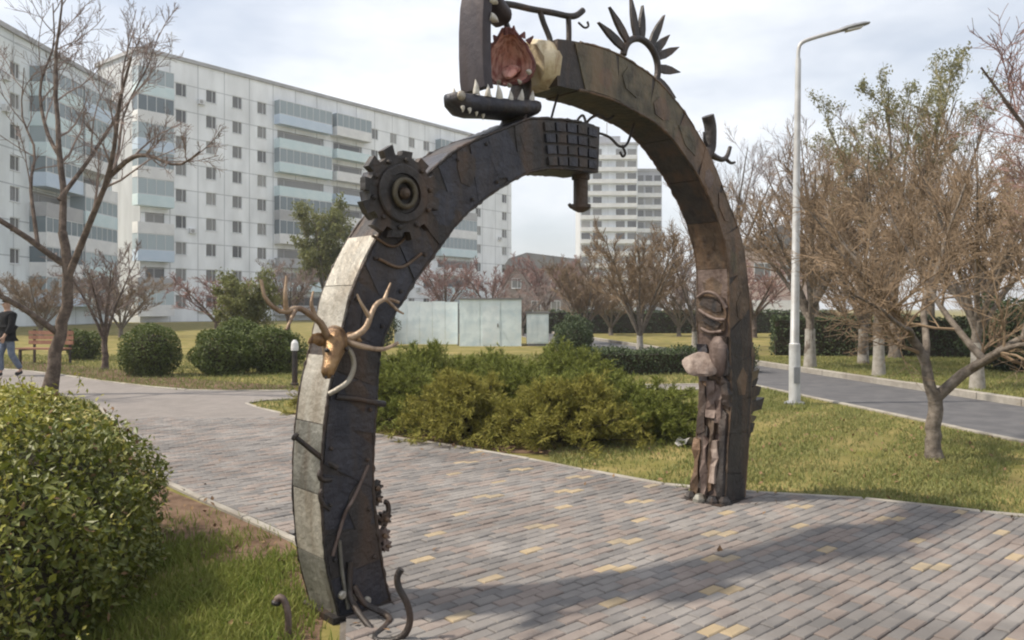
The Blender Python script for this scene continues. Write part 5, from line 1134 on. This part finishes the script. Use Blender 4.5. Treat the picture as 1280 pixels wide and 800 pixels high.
for pts_ in ([(1.63, -.10), (1.60, -.03), (1.565, .05), (1.575, .10), (1.63, .09), (1.675, .03), (1.69, -.05)], [(1.50, -.08), (1.46, -.01), (1.435, .06), (1.47, .09), (1.51, .04), (1.545, -.03)]):
    n_ = len(pts_); S().add([face_pt(z, w, .018) for z, w in pts_] + [face_pt(z, w * 1.1, .040) for z, w in pts_], [tuple(range(n_, 2 * n_))] + [(i, (i + 1) % n_, n_ + (i + 1) % n_, n_ + i) for i in range(n_)]).build('hollow_shade', M_st_dark, mask)  # raised dark slabs stand in for the shade inside the mask's holes
rod('ridge', [face_pt(1.585, -.12, .02), face_pt(1.55, -.04, .05), face_pt(1.51, .06, .055), face_pt(1.505, .13, .03)], .014, M_st_pink, mask)
rod('ridge', [face_pt(1.43, -.10, .02), face_pt(1.40, .0, .045), face_pt(1.41, .10, .03)], .014, M_st_pink, mask)
rod('brow', [face_pt(1.69, -.13, .03), face_pt(1.73, -.02, .06), face_pt(1.70, .08, .055), face_pt(1.60, .145, .03)], .014, M_st_pink, mask)
def disc(name, c, ax, r, m, th=.03, sq=0.7):
    mb = S(); n = 22; ax = Vector(ax).normalized(); u = (UZ - ax * UZ.dot(ax)).normalized(); v = ax.cross(u); prof = [(0, .4), (.0, .95), (th * .4, 1.0), (th, .88), (th * 1.15, .45), (th * 1.1, .05)]
    vs_ = []; fs_ = []
    for d, k_ in prof:
        for j in range(n): a_ = 2 * math.pi * j / n; vs_.append(Vector(c) + ax * d + (u * math.sin(a_) * sq + v * math.cos(a_)) * r * k_ * (1 + .05 * math.sin(5 * a_)))
    for i in range(len(prof) - 1):
        for j in range(n): fs_.append((i * n + j, i * n + (j + 1) % n, (i + 1) * n + (j + 1) % n, (i + 1) * n + j))
    fs_ += [tuple(range(n - 1, -1, -1)), tuple((len(prof) - 1) * n + j for j in range(n))]
    return auto_smooth(mb.add(vs_, fs_).build(name, m, arch), 50)
M_shell = steel('shell_pink', (0.230, 0.178, 0.153), (0.323, 0.259, 0.221), (0.145, 0.102, 0.081), 0.0, 0.65, 6.0)
disc('shell_disc', face_pt(1.13, -.06, .10), Vector(-DS) * .7 + Vector(DW) * .55 + UZ * 0.5, .155, M_shell, .035, .72)
rod('disc_stem', [face_pt(1.05, .0, -.01), face_pt(1.08, -.02, .06), face_pt(1.12, -.05, .12)], .022, M_st_dark, arch)
auto_smooth(loft(S(), [[face_pt(z_, .06 + rw * math.cos(2 * math.pi * j / 12), .015 + dp * max(0, math.sin(2 * math.pi * j / 12))) for j in range(12)] for z_, rw, dp in [(1.02, .02, .01), (1.08, .06, .05), (1.2, .085, .075), (1.3, .08, .07), (1.37, .04, .03)]]).build('nose_plate', M_st_pink, arch), 60)
rr5 = random.Random(31)
def strip(w0, w1, z0_, z1_, d, m):   # jagged slab of bark-like iron on the inner face
    zs_ = np.linspace(z0_, z1_, 6); lft = [(w0 + rr5.uniform(-.014, .014), z) for z in zs_]; rgt = [(w1 + rr5.uniform(-.014, .014), z) for z in zs_[::-1]]
    rgt[0] = (rgt[0][0], rgt[0][1] + rr5.uniform(-.06, .03)); lft[0] = (lft[0][0], lft[0][1] + rr5.uniform(-.05, .05)); ol = lft + rgt; n = len(ol)
    dd = [d * rr5.uniform(.55, 1.2) for _ in ol]
    S().add([face_pt(z, w, -.004) for w, z in ol] + [face_pt(z, w * .96, q) for (w, z), q in zip(ol, dd)], [tuple(range(n))] + [(n + i, n + i + 1, 2 * n - 2 - i, 2 * n - 1 - i) for i in range(5)] + [(i, (i + 1) % n, n + (i + 1) % n, n + i) for i in range(n)]).build('iron_strip', m, arch)
for w0, w1, z0_, z1_, d, m in [(-.15, -.095, .05, .52, .05, M_st_brown), (-.10, -.05, .10, .66, .035, M_st_dark), (-.055, -.01, .06, .55, .06, M_st_pink), (-.005, .03, .12, .72, .04, M_st_brown), (.035, .085, .18, .52, .055, M_shell), (.09, .145, .04, .78, .04, M_st_dark),
        (-.14, -.07, .58, .98, .04, M_st_dark), (-.06, .03, .70, 1.0, .05, M_st_pink), (.02, .10, .66, .98, .045, M_st_pink), (.09, .15, .80, 1.05, .05, M_st_dark), (-.15, -.06, 1.0, 1.3, .03, M_st_blue), (.06, .15, 1.06, 1.36, .035, M_st_dark)]:
    strip(w0, w1, z0_, z1_, d, m)
for i, (w, od, r_) in enumerate([(-.14, .06, .05), (-.03, .09, .06), (.08, .07, .05), (.16, .02, .05)]):
    p_ = []; 
    for zz, k_ in ((0, 1.15), (.05, 1.0), (.085, .55)):
        p_.append([face_pt(.03, w, od) * 1 + Vector((r_ * k_ * math.cos(a_ + i), r_ * k_ * math.sin(a_ + i), zz - .03)) for a_ in [0, 1.1, 2.3, 3.3, 4.2, 5.3]])
    loft(S(), p_).build('foot_lug', [M_st_dark, M_st_green, M_st_dark, M_st_dark][i], arch)
MB(ORG).prism([A(3.14, 0.0, -.19), A(3.62, 0.0, -.19), A(3.62, 0.0, .19), A(3.14, 0.0, .19)], UZ * .034).build('base_plate', M_st_dark, arch)
MB(ORG).prism([A(-.29, 0.0, -.17), A(.12, 0.0, -.17), A(.12, 0.0, .17), A(-.29, 0.0, .17)], UZ * .034).build('base_plate', M_st_dark, arch)
# jagged bark-like flange on the outer back edge
fr = random.Random(12); fl = []
for i in range(15):
    z_ = .42 + i * .063; c = RA.p(zt(z_), 1); fl.append((c[0], z_))
for i in range(14):
    (s0, z0_), (s1, z1_) = fl[i], fl[i + 1]; env = math.sin(math.pi * (i + 1.5) / 16) ; wd = (.05 + .12 * env) * fr.uniform(.7, 1.25)
    w = .045 + fr.uniform(-.04, .03)
    S().prism([A(s0 - .01, z0_ - .01, w), A(s0 + wd * .9, z0_ + fr.uniform(0, .03), w), A(s0 + wd * 1.15, z0_ + .06 + fr.uniform(0, .04), w), A(s1 + wd * .6, z1_ + .02, w), A(s1 - .01, z1_ + .01, w)], DW * fr.uniform(.06, .11)).build('jagged_scale', M_st_dark if i % 3 else M_st_olive, arch)
# random ironwork bits riding on both arms
for t_, w in ((.60, .05), (.66, -.05), (.73, .08), (.80, -.02), (.87, .06)):
    c = RA.p(t_, 1); d = RA.p(t_, 1) - RA.p(t_, 0); d /= np.linalg.norm(d)
    S().lathe(A(c[0] + d[0] * .006, c[1] + d[1] * .006, w), A(d[0], d[1], 0) - A(0, 0, 0), [(0, .016), (.014, .016), (.02, .008)], 8).build('bolt', M_st_dark, right_arm)
for t_ in (.09, .16, .23, .30, .42, .48, .55, .68, .74):
    for a_ in (.14, .86):
        c = LA.p(t_, a_); S().lathe(A(c[0], c[1], H + .004), DW, [(0, .012), (.012, .012), (.018, .006)], 8).build('bolt', M_st_dark, left_arm)

# ------------------------------------------------------------------ curled iron stake in the grass
sk = thing('iron_stake', 'dark iron stake with curled tip standing in the grass by the left leg', 'stake', (-1.085, 3.86, 0))
auto_smooth(MB().tube([tuple(p) for p in spline([(0, 0, -.03), (.006, 0, .08), (0, 0, .15), (-.02, 0, .195), (-.04, 0, .205), (-.052, 0, .185)], 20)], .017, 10).build('rod', M_st_pink, sk), 50)
auto_smooth(MB().lathe((-.052, 0, .182), (-.3, 0, -1), [(-.012, .012), (0, .024), (.012, .022), (.018, .006)], 10).build('knob', M_st_dark, sk), 50)

# ------------------------------------------------------------------ street lamp
M_lamp = mat('lamp_post_paint', (0.52, 0.53, 0.545), (0.44, 0.45, 0.46), 5, 0.5, 0.2, c3=(0.36, 0.35, 0.34), s3=2.0)
M_lamp_h = mat('lamp_head_grey', (0.24, 0.25, 0.27), (0.20, 0.21, 0.22), 5, 0.45, 0.3)
lp_ = thing('street_lamp', 'tall pale grey street lamp with bent arm beside the road', 'street lamp', (4.71, 13.33, 0))
auto_smooth(MB().tube([(0, 0, 0), (0, 0, 1.0), (0, 0, 1.02), (0.03, 0, 3.5), (0.06, 0, 5.75)], [.095, .09, .072, .058, .045], 16).build('post', M_lamp, lp_), 40)
auto_smooth(MB().tube([tuple(p) for p in spline([(.06, 0, 5.70), (.065, 0, 5.9), (.12, 0, 6.02), (.35, 0, 6.11), (.82, 0, 6.24)], 20)], .032, 10).build('arm', M_lamp, lp_), 60)
hdm = MB()
rings = []
for x, w, h_ in [(.74, .04, .035), (.82, .085, .05), (.98, .11, .055), (1.14, .10, .045), (1.24, .05, .025)]:
    zz = 6.22 + (x - .74) * .25
    rings.append([(x, w * math.cos(2 * math.pi * j / 12), zz + h_ * math.sin(2 * math.pi * j / 12) * (1.0 if math.sin(2 * math.pi * j / 12) > 0 else .55)) for j in range(12)])
loft(hdm, rings); lh = auto_smooth(hdm.build('lamp_head', M_lamp_h, lp_), 50)
MB().hexa([(.86, -.07, 6.205), (1.12, -.06, 6.27), (1.12, .06, 6.27), (.86, .07, 6.205), (.86, -.07, 6.225), (1.12, -.06, 6.29), (1.12, .06, 6.29), (.86, .07, 6.225)]).build('lens', M_frame, lh)
MB().box(-.05, .05, -.112, -.1, .35, .62).build('service_door', M_lamp_h, lp_)
MB().lathe((0, 0, 0), (0, 0, 1), [(0, .17), (.03, .17), (.05, .12)], 16).build('base_collar', M_lamp_h, lp_)

# ------------------------------------------------------------------ bench behind the left tree
M_wood = mat('bench_wood', (0.20, 0.095, 0.060), (0.28, 0.145, 0.095), 6, 0.7)
bn = thing('park_bench', 'reddish brown slatted bench behind the dark left tree', 'bench', (-13.4, 22.9, 0), math.radians(-12))
for i in range(3): MB().box(-.75, .75, -.24 + i * .16, -.24 + i * .16 + .13, .42, .46).build('seat_slat', M_wood, bn)
for i in range(3): MB().box(-.75, .75, .25, .285, .55 + i * .14, .55 + i * .14 + .11).build('back_slat', M_wood, bn)
for x in (-.6, .6):
    MB().box(x - .03, x + .03, -.24, -.18, 0, .417).box(x - .03, x + .03, -.24, .248, .38, .417).build('front_leg', M_st_dark, bn)
    MB().box(x - .03, x + .03, .287, .33, 0, .98).build('back_leg', M_st_dark, bn)

# short post by the path behind the antlers
po = thing('bollard', 'short dark bollard with white cap standing behind the antlers', 'bollard', (-4.48, 16.5, 0))
MB().lathe((0, 0, 0), (0, 0, 1), [(0, .085), (.05, .085), (.06, .06), (.72, .055)], 14).build('shaft', M_st_dark, po)
MB().lathe((0, 0, .723), (0, 0, 1), [(0, .075), (.05, .08), (.16, .07), (.22, .03)], 14).build('cap', M_whitewall, po)
# white scrap of paper caught under the right juniper
sc_ = MB(); vs_ = []; fs_ = []
for i in range(6):
    for j in range(4): vs_.append((i * .04, j * .05, .03 + .06 * math.sin(i * .7) + .02 * math.cos(j * 1.7)))
for i in range(5):
    for j in range(3): fs_.append((i * 4 + j, i * 4 + 4 + j, i * 4 + 5 + j, i * 4 + 1 + j))
sc_.add(vs_, fs_).add([(x, y, z - .004) for x, y, z in vs_], [f[::-1] for f in fs_])
pap = sc_.build('paper_scrap', M_tooth, None, True, (1.98, 9.1, 0.01)); pap.rotation_euler = (0, 0, .8); tag(pap, 'crumpled white paper scrap lying under the low dark juniper', 'paper')

# ------------------------------------------------------------------ pedestrian at the left edge
def skin_mesh(name, verts, edges, radii, root, m, parent, sub=2):
    me = bpy.data.meshes.new(name); me.from_pydata(verts, edges, []); o = link(name, me, parent); me.materials.append(m)
    sk_ = o.modifiers.new('skin', 'SKIN'); sk_.use_smooth_shade = True
    for i, r in enumerate(radii):
        r = r if isinstance(r, tuple) else (r, r); me.skin_vertices[0].data[i].radius = r
        me.skin_vertices[0].data[i].use_root = (i == root)
    sb = o.modifiers.new('sub', 'SUBSURF'); sb.levels = sub; sb.render_levels = sub
    return o
M_skin = mat('skin', (0.42, 0.27, 0.20), rough=0.55); M_jacket = mat('black_jacket', (0.007, 0.007, 0.009), (0.012, 0.012, 0.014), 14, 0.9, bump=0.3, spec=0.15)
M_jeans = mat('blue_grey_jeans', (0.10, 0.13, 0.19), (0.15, 0.18, 0.24), 12, 0.85, bump=0.2); M_hair = mat('dark_hair', (0.018, 0.014, 0.012), rough=0.7); M_shoe = mat('dark_shoe', (0.02, 0.02, 0.022), rough=0.6)
ps = thing('person', 'person in black jacket and blue jeans walking on the path at left edge', 'person', (-11.72, 18.6, 0.02), math.radians(150))
# local: facing +y, height about 1.78
bv_ = [(0, 0, .95), (0, .01, 1.12), (0, .02, 1.30), (0, .0, 1.46), (0, .01, 1.54), (0, .03, 1.63), (0, .025, 1.73),
       (.10, 0, .90), (.11, .12, .50), (.11, .10, .09), (.115, .22, .04), (-.10, 0, .90), (-.11, -.02, .50), (-.11, -.24, .13), (-.115, -.13, .05),
       (.19, 0, 1.42), (.25, -.06, 1.16), (.25, .06, .94), (.245, .09, .86), (-.19, 0, 1.42), (-.25, .06, 1.16), (-.24, .19, .96), (-.235, .23, .885)]
be_ = [(0, 1), (1, 2), (2, 3), (3, 4), (4, 5), (5, 6), (0, 7), (7, 8), (8, 9), (9, 10), (0, 11), (11, 12), (12, 13), (13, 14), (3, 15), (15, 16), (16, 17), (17, 18), (3, 19), (19, 20), (20, 21), (21, 22)]
br_ = [(.14, .10), (.13, .095), (.15, .11), (.10, .08), .055, (.075, .09), (.07, .085), .085, .06, .042, .035, .085, .06, .042, .035, .06, .045, .033, .03, .06, .045, .033, .03]
# fingers on both hands
for hi in (18, 22):
    hx_, hy_, hz_ = bv_[hi]; sg = 1 if hx_ > 0 else -1
    for k_, (dy, ln) in enumerate([(-.03, .075), (-.01, .085), (.012, .08), (.032, .065)]):
        b0 = len(bv_); bv_ += [(hx_, hy_ + dy, hz_ - .03), (hx_ - sg * .008, hy_ + dy + .008, hz_ - .03 - ln * .55), (hx_ - sg * .022, hy_ + dy + .012, hz_ - .03 - ln)]
        be_ += [(hi, b0), (b0, b0 + 1), (b0 + 1, b0 + 2)]; br_ += [.010, .009, .007]
    b0 = len(bv_); bv_ += [(hx_ - sg * .012, hy_ + .045, hz_ + .005), (hx_ - sg * .02, hy_ + .065, hz_ - .03)]; be_ += [(hi, b0), (b0, b0 + 1)]; br_ += [.011, .009]
body = skin_mesh('body', bv_, be_, br_, 0, M_skin, ps)
skin_mesh('jacket', [(0, 0, .86), (0, .0, .98), (0, .01, 1.14), (0, .02, 1.31), (0, .0, 1.45), (0, .005, 1.52), (.20, 0, 1.42), (.265, -.06, 1.16), (.262, .055, .94), (-.20, 0, 1.42), (-.265, .06, 1.16), (-.255, .185, .965)],
          [(0, 1), (1, 2), (2, 3), (3, 4), (4, 5), (4, 6), (6, 7), (7, 8), (4, 9), (9, 10), (10, 11)], [(.185, .15), (.19, .15), (.18, .145), (.20, .155), (.13, .11), (.085, .08), .095, .075, .055, .095, .075, .055], 1, M_jacket, body)
skin_mesh('trousers', [(0, 0, .97), (0, 0, .90), (.10, 0, .86), (.11, .12, .50), (.11, .09, .11), (-.10, 0, .86), (-.11, -.02, .50), (-.11, -.235, .15)], [(0, 1), (1, 2), (2, 3), (3, 4), (1, 5), (5, 6), (6, 7)],
          [(.15, .115), (.14, .11), .10, .078, .066, .10, .078, .066], 0, M_jeans, body)
for sg, p in ((1, [(.11, .06, .055), (.11, .13, .05), (.115, .24, .035)]), (-1, [(-.11, -.27, .10), (-.11, -.2, .06), (-.115, -.10, .04)])):
    skin_mesh('shoe', p, [(0, 1), (1, 2)], [.05, .052, .042], 0, M_shoe, body)
hr = MB(); rr = []
for i in range(9):
    th = math.radians(8 + i * 11.5); rr.append([(.088 * math.sin(th) * math.cos(2 * math.pi * j / 18), -.0 + .02 + .112 * math.sin(th) * math.sin(2 * math.pi * j / 18) - .012 * (th > 1), 1.705 + .105 * math.cos(th) + (.03 if math.sin(2 * math.pi * j / 18) > .3 and th > 1 else 0)) for j in range(18)])
loft(hr, rr); auto_smooth(hr.build('hair', M_hair, body), 80)
for sg in (-1, 1):
    auto_smooth(MB().lathe((.032 * sg, .112, 1.675), (0, 1, 0), [(-.01, .004), (0, .012), (.006, .009), (.009, .002)], 8).build('eye', M_hair, body), 80)
    auto_smooth(MB().lathe((.082 * sg, .02, 1.66), (sg, 0, 0), [(-.012, .018), (.004, .026), (.012, .014)], 10).build('ear', M_skin, body), 80)
auto_smooth(MB().tube([(0, .108, 1.685), (0, .125, 1.65), (0, .118, 1.636)], [.008, .015, .010], 8).build('nose', M_skin, body), 80)
MB().tube([(-.024, .108, 1.606), (0, .116, 1.604), (.024, .108, 1.606)], .006, 6).build('mouth', M_shell, body)

# ------------------------------------------------------------------ thin spring haze
mh = bpy.data.materials.new('haze_air'); mh.use_nodes = True; nt = mh.node_tree; nt.nodes.clear()
pv = N(nt, 'ShaderNodeVolumePrincipled'); pv.inputs['Color'].default_value = (0.90, 0.94, 1.0, 1); pv.inputs['Density'].default_value = 0.0008; pv.inputs['Anisotropy'].default_value = 0.2
mo = N(nt, 'ShaderNodeOutputMaterial'); nt.links.new(pv.outputs['Volume'], mo.inputs['Volume'])
hz = MB().box(-620, 620, -80, 820, -1.0, 52).build('haze', mh); hz['kind'] = 'stuff'
